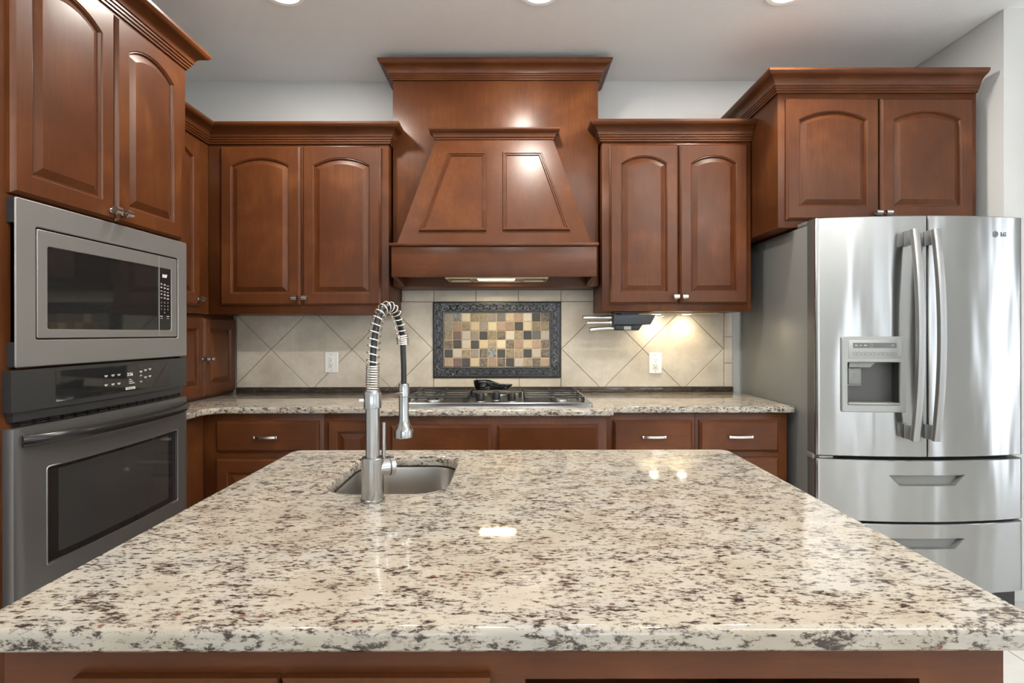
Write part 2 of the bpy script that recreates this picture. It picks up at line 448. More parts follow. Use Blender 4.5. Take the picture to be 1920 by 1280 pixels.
def pull(parent, loc, L=0.106):
    m = MB(); h = L/2
    pts = []
    for i in range(15):
        u = -1+2*i/14
        pts.append((u*h, -0.017-0.007*(1-u*u), 0))
    sec = [(-0.0055, -0.0022), (0.0055, -0.0022), (0.0055, 0.0022), (-0.0055, 0.0022)]
    m.ribbon(pts, sec, (0, 0, 1))
    for s in (-1, 1):
        m.tube([(s*h*0.82, 0, 0), (s*h*0.84, -0.010, 0), (s*h*0.86, -0.018, 0)], [0.0075, 0.005, 0.005], 10)
        m.box(s*h-0.005, s*h+0.005, -0.021, -0.014, -0.0068, 0.0068, 0.002)
    return m.build('pull_handle', NICKEL, parent, loc)
def door(parent, w, h, loc, arch=0.0, t=0.021, stile=0.058, rail=0.062, top=0.062, wd=None, name='door', knob=None, handle=False):
    """framed raised-panel door, origin at its lower left back corner, front towards -Y"""
    N = 14 if arch else 1
    def outline(o):
        xl, xr, zb = stile+o, w-stile-o, rail+o; pts = [(xl, zb), (xr, zb)]
        if arch:
            a = (w-2*stile)/2; R = (a*a+arch*arch)/(2*arch); cz = h-top-R; r = R-o; hx = xr-w/2
            a1 = math.asin(min(1, hx/r))
            for i in range(N+1):
                th = a1 - 2*a1*i/N; pts.append((w/2+r*math.sin(th), cz+r*math.cos(th)))
        else: pts += [(xr, h-top-o), (xl, h-top-o)]
        return pts
    def outer(i):
        pts = [(i, i), (w-i, i)]
        for k in range(N+1): pts.append((w-i-(w-2*i)*k/N, h-i))
        return pts
    Lp = lambda pts, y: [(x, y, z) for x, z in pts]
    f = MB()
    f.loft([Lp(outer(0), 0), Lp(outer(0), -t*0.5), Lp(outer(0.003), -t*0.62), Lp(outer(0.010), -t), Lp(outline(0), -t),
            Lp(outline(0.0035), -t+0.0035), Lp(outline(0.0055), -t+0.0030), Lp(outline(0.0095), -t+0.011)], True, True, False)
    d = f.build(name, wd or WZ, parent, loc, angle=20, recalc=False)
    p = MB()
    p.loft([Lp(outline(0.0095), -t+0.0112), Lp(outline(0.013), -t+0.0108), Lp(outline(0.034), -t+0.0022), Lp(outline(0.0365), -t+0.0012), Lp(outline(0.040), -t+0.0010)], True, False, True)
    p.build('raised_panel', wd or WZ, d, angle=12, recalc=False)
    if knob: scroll_knob(d, (knob[0], -t, knob[1]))
    if handle: pull(d, (w/2, -t, h/2))
    return d
def drawer_front(parent, w, h, loc, handle=True, t=0.021):
    L = lambda i, y: [(i, y, i), (w-i, y, i), (w-i, y, h-i), (i, y, h-i)]
    d = MB().loft([L(0, 0), L(0, -t*0.5), L(0.003, -t*0.62), L(0.012, -t)], True, True, True).build('drawer', WX, parent, loc, angle=20, recalc=True)
    if handle: pull(d, (w/2, -t, h/2))
    return d
CROWN = [(0.0, 0.0), (0.010, 0.0), (0.010, 0.007), (0.015, 0.011), (0.015, 0.018), (0.020, 0.022), (0.020, 0.029), (0.025, 0.033),
         (0.027, 0.044), (0.033, 0.056), (0.044, 0.066), (0.056, 0.071), (0.060, 0.073), (0.066, 0.079), (0.070, 0.086), (0.070, 0.097), (0.0, 0.097)]
def crown(parent, path, z0, so=1.0, su=1.0, i0=0, i1=None, wd=None):
    return MB().moulding(path, [(o*so, u*su) for o, u in CROWN], z0, i0, i1).build('crown_moulding', wd or WX, parent, angle=25)

# ---- left wall: oven tower
XT = -1.44
tower = empty('oven_tower_cabinet', (XT, 1.40, 0), 'tall reddish brown cabinet housing the microwave and wall oven', 'cabinet', rot=(0, 0, PI/2))
# local frame: x = along the wall (away from the camera), front is -y
TD = 0.605
m = MB()
m.box(0, 0.020, 0.0197, TD, 0, 2.434); m.box(0.862, 0.880, 0.0197, TD, 0, 2.434)             # sides
m.box(0.020, 0.862, 0.02, TD, 1.672, 2.434)                                         # upper box
m.box(0.020, 0.862, 0.02, TD, 1.155, 1.166); m.box(0.020, 0.862, 0.02, TD, 0.0, 0.42)
m.box(0.020, 0.862, TD-0.02, TD, 0.42, 1.672)
m.build('carcass', WZ, tower)
m = MB()
m.box(0, 0.085, -0.004, 0.0195, 0, 2.434); m.box(0.84, 0.880, -0.004, 0.0195, 0, 2.434)
m.box(0.085, 0.84, -0.004, 0.0195, 1.650, 1.69); m.box(0.085, 0.84, -0.004, 0.0195, 2.40, 2.434); m.box(0.085, 0.84, -0.004, 0.0195, 0.0, 0.43)
m.build('face_frame', WZ, tower)
for y0, y1, kx in ((1.472, 1.853, 0.381-0.022), (1.860, 2.232, 0.024)):
    door(tower, y1-y0, 0.742, (y0-1.40, -0.004, 1.668), arch=0.045, knob=(kx, 0.035), top=0.058)
MB().moulding([(0, TD), (0, 0), (0.88, 0), (0.88, TD)], [(o*1.1, u) for o, u in CROWN], 2.428).build('crown_moulding', WX, tower, angle=25)

# ---- built-in microwave (local: x along the wall, front -y)
mwv = empty('microwave_oven', (XT, 1.4724, 1.169), 'grey built-in microwave with clock and trim frame above the oven', 'microwave', rot=(0, 0, PI/2))
W_, H_ = 0.776, 0.488
def frame_mesh(mb, x0, x1, z0, z1, hx0, hx1, hz0, hz1, yf, yb, r=0.006, rh=0.008, edge=0.0025):
    """flat plate with a rectangular hole and softened edges"""
    out = lambda i, y: [(a, y, b) for a, b in rrect(x0+i, x1-i, z0+i, z1-i, r, 3)]
    inn = lambda i, y: [(a, y, b) for a, b in rrect(hx0-i, hx1+i, hz0-i, hz1+i, rh, 3)]
    mb.loft([out(0, yb), out(0, yf+edge), out(edge, yf), inn(edge, yf), inn(0, yf+edge), inn(0, yb)], True)
m = MB(); frame_mesh(m, 0, W_, 0, H_, 0.064, 0.7166, 0.079, 0.414, -0.030, -0.0262)
m.build('trim_frame', STEEL_MW, mwv, angle=25)
m = MB(); m.box(0.058, 0.724, -0.018, 0.42, 0.072, 0.421); m.build('housing', BLACK_PL, mwv)
for z0, z1 in ((0.0, 0.075), (H_-0.075, H_)): MB().box(-0.0002, 0.012, -0.0262, -0.0045, z0+0.002, z1-0.002).build('side_bracket', DARK_PL, mwv)
d = MB(); frame_mesh(d, 0.069, 0.7116, 0.084, 0.409, 0.104, 0.676, 0.111, 0.362, -0.029, -0.0185, 0.004, 0.007, 0.0018)
mw_door = d.build('door', STEEL_MW, mwv, angle=25)
MB().box(0.1045, 0.600, -0.0262, -0.0235, 0.1115, 0.3615).build('glass_window', BLACK_GL, mw_door)
MB().box(0.6005, 0.603, -0.0296, -0.0270, 0.0845, 0.4085).build('door_seam', SILVER_PL, mw_door)
cp = MB().box(0.6035, 0.6755, -0.0262, -0.0235, 0.1115, 0.3615).build('control_panel', BLACK_GL, mwv)
text('clock_digits', '3:57', 0.017, GLOW_LED, cp, (0.638, -0.0266, 0.330), bold=0.0001)
rnd = random.Random(3)
for c in range(3):
    m = MB()
    for r in range(5):
        x = 0.6185+c*0.0195; z = 0.296-r*0.0135-(0.002*c)
        w = 0.004+0.003*rnd.random(); m.box(x-w, x+w, -0.0266, -0.0261, z-0.0011, z+0.0011)
        if rnd.random() > 0.4: m.box(x-w*0.7, x+w*0.7, -0.0266, -0.0261, z+0.0026, z+0.0042)
    if c != 1: m.box(x-0.007, x+0.007, -0.0266, -0.0261, 0.1655, 0.1685); m.box(x-0.006, x+0.006, -0.0266, -0.0261, 0.1575, 0.159)
    m.build('key_lettering', INK, cp)
for k, ch in enumerate('1234567890'):
    r, c = (k//3, k % 3) if k < 9 else (3, 1)
    text('key_digit', ch, 0.0085, INK, cp, (0.6185+c*0.0195, -0.0264, 0.222-r*0.0135))

# ---- wall oven
oven = empty('wall_oven', (XT, 1.459, 0.43), 'smoky steel wall oven with black control panel below the microwave', 'oven', rot=(0, 0, PI/2))
OW = 0.786
def oy(x, base=-0.034, b=0.020): return base - b*(1-((x-OW/2)/(OW/2))**2)
def curved_panel(mb, xs, zs, yf, yb, skip=None):
    """front skin on xs x zs following yf(x), closed back to yb"""
    g = [[mb.bm.verts.new((x, yf(x), z)) for x in xs] for z in zs]
    b = [[mb.bm.verts.new((x, yb, z)) for x in xs] for z in (zs[0], zs[-1])]
    fs = []
    for j in range(len(zs)-1):
        for i in range(len(xs)-1):
            if skip and skip(i, j): continue
            fs.append(mb.bm.faces.new((g[j][i], g[j][i+1], g[j+1][i+1], g[j+1][i])))
    for i in range(len(xs)-1):
        fs.append(mb.bm.faces.new((b[0][i], b[0][i+1], g[0][i+1], g[0][i])))
        fs.append(mb.bm.faces.new((g[-1][i], g[-1][i+1], b[1][i+1], b[1][i])))
    for i in (0, -1):
        col = [b[0][i]] + [g[j][i] for j in range(len(zs))] + [b[1][i]]
        fs.append(mb.bm.faces.new(col if i else col[::-1]))
    return mb._take(fs), g
lin = lambda a, b, n: [a+(b-a)*i/n for i in range(n+1)]
m = MB(); m.box(0.02, OW-0.02, -0.002, 0.50, 0.02, 0.715); m.build('housing', BLACK_PL, oven)
m = MB(); curved_panel(m, lin(0, OW, 24), [0.612, 0.620, 0.728, 0.732], lambda x: oy(x, -0.030, 0.020), -0.0045)
pan = m.build('control_panel', OV_PANEL, oven, angle=40)
m = MB(); curved_panel(m, lin(0.012, OW-0.012, 24), [0.584, 0.6115], lambda x: oy(x, -0.022, 0.020), -0.0045); m.build('lower_lip', OV_PANEL, oven)
m = MB(); xs = lin(0.13, 0.655, 20); curved_panel(m, xs, lin(0.628, 0.722, 2), lambda x: oy(x, -0.0312, 0.020), -0.034); m.build('touch_panel', BLACK_GL, pan)
def on_panel(x): return oy(x, -0.0316, 0.020)
text('clock_digits', '3:56', 0.017, GLOW_LED2, pan, (0.425, on_panel(0.425), 0.688))
m = MB(); rnd = random.Random(5)
for x, z in ((0.315, 0.692), (0.345, 0.692), (0.372, 0.692), (0.315, 0.661), (0.345, 0.661), (0.372, 0.661),
             (0.482, 0.695), (0.507, 0.699), (0.532, 0.701), (0.507, 0.672), (0.532, 0.674)):
    m.box(x-0.007, x+0.007, on_panel(x)-0.0004, on_panel(x)+0.0004, z-0.0008, z+0.0015)
    m.box(x-0.005, x+0.005, on_panel(x)-0.0004, on_panel(x)+0.0004, z-0.0042, z-0.0022)
    if abs(x-0.372) < 1e-6 and z < 0.67: m.build('key_lettering', INK, pan); m = MB()
m.build('key_lettering', INK, pan); m = MB()
for k in range(3): m.box(0.421, 0.432+0.008*k, on_panel(0.43)-0.0004, on_panel(0.43)+0.0004, 0.668-k*0.0068, 0.6705-k*0.0068)
m.build('mode_lettering', INK, pan)
for s in (1, -1):
    m = MB()
    for q in (-1, 1):
        x = 0.482; z = 0.668+s*0.011
        m.prism([(x, z+s*0.004), (x+q*0.006, z-s*0.001), (x+q*0.006, z-s*0.003), (x, z+s*0.0018)], lambda a, b: (a, on_panel(a)-0.0004, b), lambda a, b: (a, on_panel(a)+0.0004, b))
    m.build('arrow_key', INK, pan)
m = MB(); m.box(0.404, 0.450, on_panel(0.425)-0.0008, on_panel(0.425)+0.001, 0.6335, 0.6425); m.build('nameplate', INK, pan)
text('brand_lettering', 'Kenmore', 0.0085, BLACK_PL, pan, (0.427, on_panel(0.425)-0.0010, 0.638))
m = MB()
for i in range(16):
    x = 0.05+i*0.0455; m.box(x, x+0.036, oy(x, -0.006, 0.016), 0.0, 0.5680, 0.5715); m.box(x, x+0.036, oy(x, -0.006, 0.016), 0.0, 0.5755, 0.579)
m.build('vent_slots', DARK_PL, oven)
# door with window
dz0, dz1 = 0.02, 0.566
wx0, wx1, wz0, wz1 = 0.098, 0.701, 0.144, 0.434
xs = [0.0, 0.004] + lin(0.012, wx0-0.006, 4) + lin(wx0, wx1, 20) + lin(wx1+0.006, OW-0.012, 4) + [OW-0.004, OW]
rnd_e = lambda x: 0.0 if 0.012 <= x <= OW-0.012 else (0.004 if 0.003 < x < OW-0.003 else 0.012)
dyf = lambda x: oy(x, -0.036, 0.020) + rnd_e(x)
zs = [dz0, dz0+0.004, wz0, wz1, dz1-0.004, dz1]
i0, i1 = xs.index(wx0), max(i for i, x in enumerate(xs) if x <= wx1+1e-9)
m = MB(); _, g = curved_panel(m, xs, zs, dyf, -0.004, skip=lambda i, j: i0 <= i < i1 and j == 2)
# reveal round the window
L = [(xs[i], wz0) for i in range(i0, i1+1)] + [(xs[i], wz1) for i in range(i1, i0-1, -1)]
m.loft([[(x, dyf(x), z) for x, z in L], [(x, dyf(x)+0.010, z) for x, z in L]], True)
odoor = m.build('door', STEEL_OV, oven, angle=30)
m = MB(); curved_panel(m, lin(wx0, wx1, 20), [wz0, wz1], lambda x: dyf(x)+0.008, -0.012); m.build('window_glass', BLACK_GL, odoor)
m = MB(); curved_panel(m, lin(wx0+0.042, wx1-0.05, 16), [wz0+0.022, wz1-0.012], lambda x: dyf(x)+0.0072, -0.014); m.build('inner_glass', OVEN_GL, odoor)
m = MB()
fr = [(x, z) for x, z in rrect(wx0-0.003, wx1+0.003, wz0-0.003, wz1+0.003, 0.008, 3)]
m.tube([(x, dyf(x)-0.0005, z) for x, z in fr], 0.0024, 6, closed=True); m.build('window_rim', HANDLE_FR, odoor)
m = MB(); pts = []
for i in range(25):
    u = -1+2*i/24; x = OW/2+u*0.372; off = 0.044*(1-abs(u)**5)
    pts.append((x, dyf(x)-off-0.004, 0.528))
sec = [(0.017*math.cos(a), 0.012*math.sin(a)) for a in [2*PI*k/14 for k in range(14)]]
m.ribbon(pts, sec, (0, 0, 1)); m.build('handle', GLOSS_BK if False else plain('dark_satin_handle', srgb(58, 58, 58), 0.22, 0.6), odoor)

# ---- left wall: upper and countertop cupboard
XUF = -1.645
lu = empty('wall_cabinet', (XUF, 2.282, 1.370), 'narrow arched-door wall cabinet on left wall beyond oven tower', 'cabinet', rot=(0, 0, PI/2))
m = MB(); m.box(0, 0.853, 0, 0.40, 0, 0.93, 0.001); m.build('carcass', WZ, lu)
door(lu, 0.385, 0.858, (0.038, -0.001, 0.040), arch=0.035, knob=(0.363, 0.036))
Z0L = 2.290
crown(lu, [(0.0, 0), (0.528, 0), (0.528, -0.98)], 2.290-1.370, i0=0, i1=1, wd=WY)
ga = empty('countertop_cupboard', (-1.674, 2.432, 0.913), 'low two-door cupboard standing on the counter in left corner', 'cabinet', rot=(0, 0, PI/2))
m = MB(); m.box(-0.14, 0.689, 0.001, 0.35, 0, 0.455, 0.001); m.build('carcass', WZ, ga)
door(ga, 0.352, 0.428, (0.0, 0.0, 0.012), knob=(0.335, 0.205), stile=0.052, rail=0.06, top=0.06)
door(ga, 0.318, 0.428, (0.357, 0.0, 0.012), knob=(0.020, 0.205), stile=0.052, rail=0.06, top=0.06)

# ---- back wall uppers
bu = empty('wall_cabinet', (-1.642, 2.81, 1.372), 'wide two-door arched wall cabinet left of the range hood', 'cabinet')
MB().box(0, 0.975, 0, 0.325, 0, 0.928, 0.001).build('carcass', WZ, bu)
door(bu, 0.432, 0.856, (0.0705, -0.001, 0.0455), arch=0.042, knob=(0.410, 0.040))
door(bu, 0.422, 0.856, (0.514, -0.001, 0.0455), arch=0.042, knob=(0.020, 0.040))
crown(bu, [(-0.003, -0.528), (-0.003, 0), (0.975, 0), (0.975, 0.325)], 2.290-1.372, i0=1, i1=3)
ru = empty('wall_cabinet', (0.489, 2.81, 1.383), 'two-door arched wall cabinet between range hood and refrigerator cabinet', 'cabinet')
MB().box(0, 0.806, 0, 0.325, 0, 0.928, 0.001).build('carcass', WZ, ru)
door(ru, 0.3705, 0.860, (0.039, -0.001, 0.039), arch=0.042, knob=(0.350, 0.038), stile=0.06)
door(ru, 0.3676, 0.860, (0.415, -0.001, 0.039), arch=0.042, knob=(0.020, 0.038), stile=0.06)
crown(ru, [(0, 0.325), (0, 0), (0.808, 0)], 2.300-1.383)
fu = empty('wall_cabinet', (1.299, 2.53, 1.777), 'short deep two-door cabinet above the stainless refrigerator', 'cabinet')
MB().box(0, 0.968, 0, 0.605, 0, 0.66, 0.001).build('carcass', WZ, fu)
door(fu, 0.449, 0.589, (0.033, -0.001, 0.035), arch=0.042, knob=(0.428, 0.030))
door(fu, 0.449, 0.589, (0.489, -0.001, 0.035), arch=0.042, knob=(0.020, 0.030))
crown(fu, [(0, 0.605), (0, 0), (0.968, 0)], 2.430-1.777, 1.1, 0.92)

# ---- range hood
hood = empty('range_hood', (-0.09, 3.13, 1.522), 'tapered wooden range hood with two panel mouldings above cooktop', 'range hood')
hx = lambda x: x+0.09
hz = lambda z: z-1.522
hy = lambda y: y-3.13
MB().box(hx(-0.655), hx(0.477), hy(2.86), hy(3.1200), 0, hz(2.665), 0.001).build('chimney_box', WZ, hood)
crown(hood, [(hx(-0.655), 0), (hx(-0.655), hy(2.86)), (hx(0.477), hy(2.86)), (hx(0.477), 0)], hz(2.657), 0.98, 0.96)
B = dict(y=2.640, z=1.722, x0=-0.584, x1=0.404); T = dict(y=2.815, z=2.317, x0=-0.412, x1=0.224)
m = MB()
m.loft([[(hx(q['x0']), hy(2.859), hz(q['z'])), (hx(q['x0']), hy(q['y']), hz(q['z'])), (hx(q['x1']), hy(q['y']), hz(q['z'])), (hx(q['x1']), hy(2.859), hz(q['z']))] for q in (B, T)], True, True, True)
can = m.build('canopy', WZ, hood, angle=20)
def slope(px, py):
    """point on the canopy's front slope seen through pixel (px, py)"""
    k = (624-py)/F; dy, dz = T['y']-B['y'], T['z']-B['z']
    t = (k*B['y']-(B['z']-EYE))/(dz-k*dy)
    y = B['y']+t*dy; return Vector((hx((px-960)/F*y), hy(y), hz(B['z']+t*dz)))
nrm = Vector((0, -(T['z']-B['z']), (T['y']-B['y']))).normalized()
for q in (((841.5, 287), (912, 287), (912, 433.5), (785.5, 433.5)), ((943, 286), (1016, 286), (1069, 432.5), (943, 432.5))):
    P = [slope(*p) for p in q]; m = MB(); c = sum(P, Vector())/4
    prof = [(0, 0), (0, 0.006), (0.004, 0.011), (0.009, 0.011), (0.012, 0.006), (0.017, 0.006), (0.021, 0.0)]
    loops = []
    for o, u in prof:
        ring = []
        for i in range(4):
            a = (P[i-1]-P[i]).normalized(); b = (P[(i+1) % 4]-P[i]).normalized()
            s_ = math.sqrt(max(1e-6, 1-a.dot(b)**2)); ring.append(P[i]+(a+b)*(o/s_)+nrm*u)
        loops.append(ring)
    m.loft(loops, True); m.build('panel_moulding', WX, can, angle=25, recalc=True)
prof = [(0, 0), (0.006, 0), (0.006, 0.006), (0.012, 0.012), (0.014, 0.022), (0.020, 0.032), (0.030, 0.038), (0.036, 0.046), (0.036, 0.054), (0, 0.054)]
MB().moulding([(hx(T['x0']), hy(2.859)), (hx(T['x0']), hy(T['y'])), (hx(T['x1']), hy(T['y'])), (hx(T['x1']), hy(2.859))], prof, hz(2.315)).build('canopy_crown', WX, hood, angle=25)
MB().box(hx(-0.6205), hx(0.440), hy(2.612), hy(2.859), hz(1.706), hz(1.722), 0.004).build('ledge', WX, hood)
m = MB()
m.box(hx(-0.610), hx(0.430), hy(2.625), hy(2.645), hz(1.551), hz(1.706), 0.0015)
for x0 in (-0.610, 0.410): m.box(hx(x0), hx(x0+0.020), hy(2.645), hy(2.859), hz(1.551), hz(1.706))
m.build('valance', WX, hood)
for x0 in (-0.610, 0.410):
    m = MB(); m.prism([(2.66, 1.551), (2.859, 1.551), (2.859, 1.524), (2.83, 1.527), (2.77, 1.540)], lambda a, b: (hx(x0), hy(a), hz(b)), lambda a, b: (hx(x0+0.02), hy(a), hz(b)))
    m.build('bracket', WX, hood)
m = MB(); m.box(hx(-0.589), hx(0.409), hy(2.646), hy(2.858), hz(1.581), hz(1.590)); m.build('soffit', WX, hood)
m = MB()
fb = lambda *a: m.box(hx(a[0]), hx(a[1]), hy(a[2]), hy(a[3]), hz(a[4]), hz(a[5]), 0.001, 1)
fb(-0.343, 0.187, 2.660, 2.672, 1.545, 1.575); fb(-0.343, 0.187, 2.843, 2.855, 1.545, 1.575)
for xa in (-0.343, -0.222, 0.050, 0.175): fb(xa, xa+0.012, 2.672, 2.843, 1.545, 1.575)
fb(-0.343, 0.187, 2.660, 2.855, 1.5755, 1.580)
INSERT = plain('almond_insert_metal', srgb(188, 172, 140), 0.35, 0.4)
vi = m.build('vent_insert', INSERT, hood)
for xa, xb in ((-0.331, -0.222), (0.062, 0.175)):
    m = MB(); m.box(hx(xa), hx(xb), hy(2.672), hy(2.843), hz(1.551), hz(1.556)); m.build('grease_filter', NICKEL, vi)
m = MB(); m.box(hx(-0.210), hx(0.050), hy(2.672), hy(2.843), hz(1.549), hz(1.556)); lp_ = m.build('light_panel', INSERT, vi)
MB().box(hx(-0.178), hx(0.014), hy(2.676), hy(2.765), hz(1.5455), hz(1.5488)).build('light_lens', GLOW_HOOD, hood)
L = bpy.data.lights.new('hood_lamp', 'AREA'); L.shape = 'RECTANGLE'; L.size = 0.18; L.size_y = 0.05; L.energy = HOOD_W; L.color = (1.0, 0.82, 0.52)
lo = bpy.data.objects.new('hood_lamp', L); SC.collection.objects.link(lo); lo.parent = hood; lo.location = (hx(-0.082), hy(2.73), hz(1.540))

# ---- base cabinets along the back wall
def base_unit(x0, x1, yf, label, yb=3.12):
    o = empty('base_cabinet', (x0, yf, 0), label, 'cabinet', 'base cabinets on the back wall')
    m = MB(); m.box(0, x1-x0, 0, yb-yf, 0.10, 0.878, 0.001); m.box(0.002, x1-x0-0.002, 0.07, yb-yf, 0, 0.10); m.build('carcass', WZ, o)
    return o
YF = 2.52
o = empty('base_cabinet', (XL+0.002, 2.284, 0), 'plain corner base cabinet just beyond the wall oven', 'cabinet', 'base cabinets on the back wall')
m = MB(); m.box(0, 0.548, 0, 0.836, 0.10, 0.878, 0.001); m.box(0, 0.48, 0, 0.836, 0, 0.10); m.build('carcass', WZ, o)
o = base_unit(-1.499, -0.914, YF, 'base cabinet with a wide drawer over a door, left of the faucet')
drawer_front(o, 0.500, 0.149, (0.065, 0, 0.693)); door(o, 0.500, 0.54, (0.065, 0, 0.121), top=0.065, knob=(0.475, 0.50))
o = base_unit(-0.913, -0.6235, YF, 'narrow base cabinet with one framed door behind the faucet')
door(o, 0.245, 0.72, (0.020, 0, 0.121), stile=0.047, rail=0.06, top=0.048, knob=(0.225, 0.55))
o = base_unit(-0.6225, 0.4425, 2.43, 'bumped-out base cabinet with two false fronts below the cooktop')
for x in (-0.568, -0.0694):
    drawer_front(o, 0.470, 0.149, (x+0.6225, 0, 0.688), handle=False); door(o, 0.470, 0.535, (x+0.6225, 0, 0.121), knob=(0.445 if x < -0.3 else 0.025, 0.49))
o = base_unit(0.4435, 0.8875, YF, 'base drawer cabinet directly right of the cooktop cabinet')
drawer_front(o, 0.384, 0.152, (0.0445, 0, 0.690)); drawer_front(o, 0.384, 0.25, (0.0445, 0, 0.413)); drawer_front(o, 0.384, 0.25, (0.0445, 0, 0.135))
o = base_unit(0.8885, 1.335, YF, 'base drawer cabinet beside the refrigerator, below counter end')
drawer_front(o, 0.384, 0.152, (0.0165, 0, 0.690)); drawer_front(o, 0.384, 0.25, (0.0165, 0, 0.413)); drawer_front(o, 0.384, 0.25, (0.0165, 0, 0.135))

# ---- back countertop (L-shaped, one slab)
def arc(cx, cy, r, a0, a1, n=8): return [(cx+r*math.cos(a0+(a1-a0)*i/n), cy+r*math.sin(a0+(a1-a0)*i/n)) for i in range(n+1)]
poly = [(XL+0.002, 2.286), (-1.452, 2.286)]
poly += [(-1.452+0.07-0.07*math.cos(a), 2.42+0.07*math.sin(a)) for a in [PI/2*i/8 for i in range(9)]]
poly += [(-0.72, 2.490), (-0.69, 2.480), (-0.675, 2.43), (-0.655, 2.409), (-0.63, 2.403), (0.455, 2.403), (0.470, 2.409), (0.477, 2.425), (0.480, 2.478), (0.490, 2.490)]
poly += [(1.350, 2.490)] + arc(1.350, 2.502, 0.012, -PI/2, 0, 4)[1:] + [(1.362, 3.135), (XL+0.002, 3.135)]
EDGE = [(0.004, 0.8800), (0.0, 0.884), (0.0, 0.900), (0.002, 0.906), (0.0065, 0.9095), (0.010, 0.910)]
m = MB(); slab(m, poly, EDGE)
ct = tag(m.build('countertop', GRANITE, angle=40), 'long speckled granite countertop along the back wall under the cooktop', 'countertop')
m = MB(); m.box(-1.66, 1.331, 3.117, 3.135, 0.9102, 0.939, 0.002); m.build('upstand', GRANITE_DK, ct)

# ---- tile backsplash
m = MB(); m.box(-1.662, 1.329, 3.128, 3.1365, 0.9395, 1.60)
m.mi = 1
def clip(poly, x0, x1, z0, z1):
    for ax, lim, keep in ((0, x0, 1), (0, x1, -1), (1, z0, 1), (1, z1, -1)):
        out = []
        for i in range(len(poly)):
            a, b = poly[i-1], poly[i]; da, db = (a[ax]-lim)*keep, (b[ax]-lim)*keep
            if da >= 0: out.append(a)
            if (da >= 0) != (db >= 0):
                t = da/(da-db); out.append((a[0]+(b[0]-a[0])*t, a[1]+(b[1]-a[1])*t))
        poly = out
        if len(poly) < 3: return []
    return poly
def area(p): return 0.5*sum(p[i-1][0]*p[i][1]-p[i][0]*p[i-1][1] for i in range(len(p)))
def wall_tile(poly):
    p = []
    for q in poly:
        if not p or (Vector(q)-Vector(p[-1])).length > 1e-4: p.append(q)
    if len(p) > 2 and (Vector(p[0])-Vector(p[-1])).length < 1e-4: p.pop()
    if len(p) < 3 or abs(area(p)) < 4e-4: return
    if area(p) < 0: p = p[::-1]
    a = offset_poly(p, 0.0013); b = offset_poly(p, 0.0030)
    m.loft([[(x, 3.129, z) for x, z in a], [(x, 3.1235, z) for x, z in a], [(x, 3.122, z) for x, z in b]], True, False, True)
def lattice(xv, zv, D, x0, x1, z0, z1):
    h = D/2
    for i in range(-8, 9):
        for j in range(-6, 7):
            if (i+j) % 2: cx, cz = xv+i*h, zv+j*h
            else: continue
            wall_tile(clip([(cx-h, cz), (cx, cz-h), (cx+h, cz), (cx, cz+h)], x0, x1, z0, z1))
lattice(-0.4766, 1.169, 0.4876, -1.66, -0.4735, 0.9395, 1.4540)
lattice(0.2980, 1.169, 0.4876, 0.2945, 1.2765, 0.9395, 1.4540)
for a, b in ((-0.664, -0.470), (-0.470, -0.217), (-0.217, 0.0386), (0.0386, 0.2947), (0.2947, 0.4927)): wall_tile([(a, 1.4545), (b, 1.4545), (b, 1.60), (a, 1.60)])
for a, b in ((-0.473, -0.215), (-0.215, 0.042), (0.042, 0.294)): wall_tile([(a, 0.9395), (b, 0.9395), (b, 0.9945), (a, 0.9945)])
zz = [0.9395, 1.083, 1.241, 1.40]
for a, b in zip(zz, zz[1:]): wall_tile([(1.277, a), (1.328, a), (1.328, b), (1.277, b)])
tag(m.build('tile_backsplash', [GROUT, TILE], angle=25), 'beige diagonal tile backsplash between counter and wall cabinets', 'backsplash')

# ---- mosaic accent panel with relief border
mo = empty('mosaic_panel', (-0.0913, 3.122, 1.2249), 'stone mosaic panel in dark scrollwork border behind the cooktop', 'mosaic')
ox, oz, ix, iz = 0.3837, 0.2279, 0.317, 0.1625
m = MB()
prof = [(0.0, 0.0), (0.0, -0.007), (0.003, -0.009), (0.007, -0.009), (0.009, -0.006), (0.055, -0.006), (0.058, -0.009), (0.063, -0.009), (0.0660, -0.007), (0.0660, 0.0)]
ring = lambda i: [(-ox+i, -oz+i), (ox-i, -oz+i), (ox-i, oz-i), (-ox+i, oz-i)]
m.loft([[(x, y, z) for x, z in ring(i)] for i, y in prof], True)
def scrolls(x0, x1, along, c):
    """running vine with curls in relief"""
    L = x1-x0; n = max(2, round(L/0.083)); p = L/n
    def P(s, t):  # s along, t across
        return (s, -0.0065, c+t) if along == 'x' else (c+t, -0.0065, s)
    pts = [P(x0+L*i/(n*10), 0.019*math.sin(2*PI*i/10)) for i in range(n*10+1)]
    m.tube(pts, 0.0038, 7)
    for k in range(n*2):
        s0 = x0+p*(k+0.5)/2; sg = -1 if k % 2 == 0 else 1
        q = []
        for i in range(13):
            a = i/12*2.6*PI; r = 0.0125*(1-0.75*i/12); q.append(P(s0+r*math.cos(a), sg*0.009+sg*r*math.sin(a)))
        m.tube(q, 0.0032, 6)
        for e in (-1, 1):
            m.tube([P(s0+e*0.013, sg*0.002), P(s0+e*0.019, sg*0.010), P(s0+e*0.021, sg*0.018)], [0.0016, 0.0042, 0.0012], 6)
scrolls(-ox+0.066, ox-0.066, 'x', oz-0.033); scrolls(-ox+0.066, ox-0.066, 'x', -oz+0.033)
scrolls(-oz+0.01, oz-0.01, 'z', -ox+0.033); scrolls(-oz+0.01, oz-0.01, 'z', ox-0.033)
m.build('border', BORDER, mo, angle=35)
MB().box(-ix-0.001, ix+0.001, -0.003, 0.0, -iz-0.001, iz+0.001).build('grout_bed', MGROUT, mo)
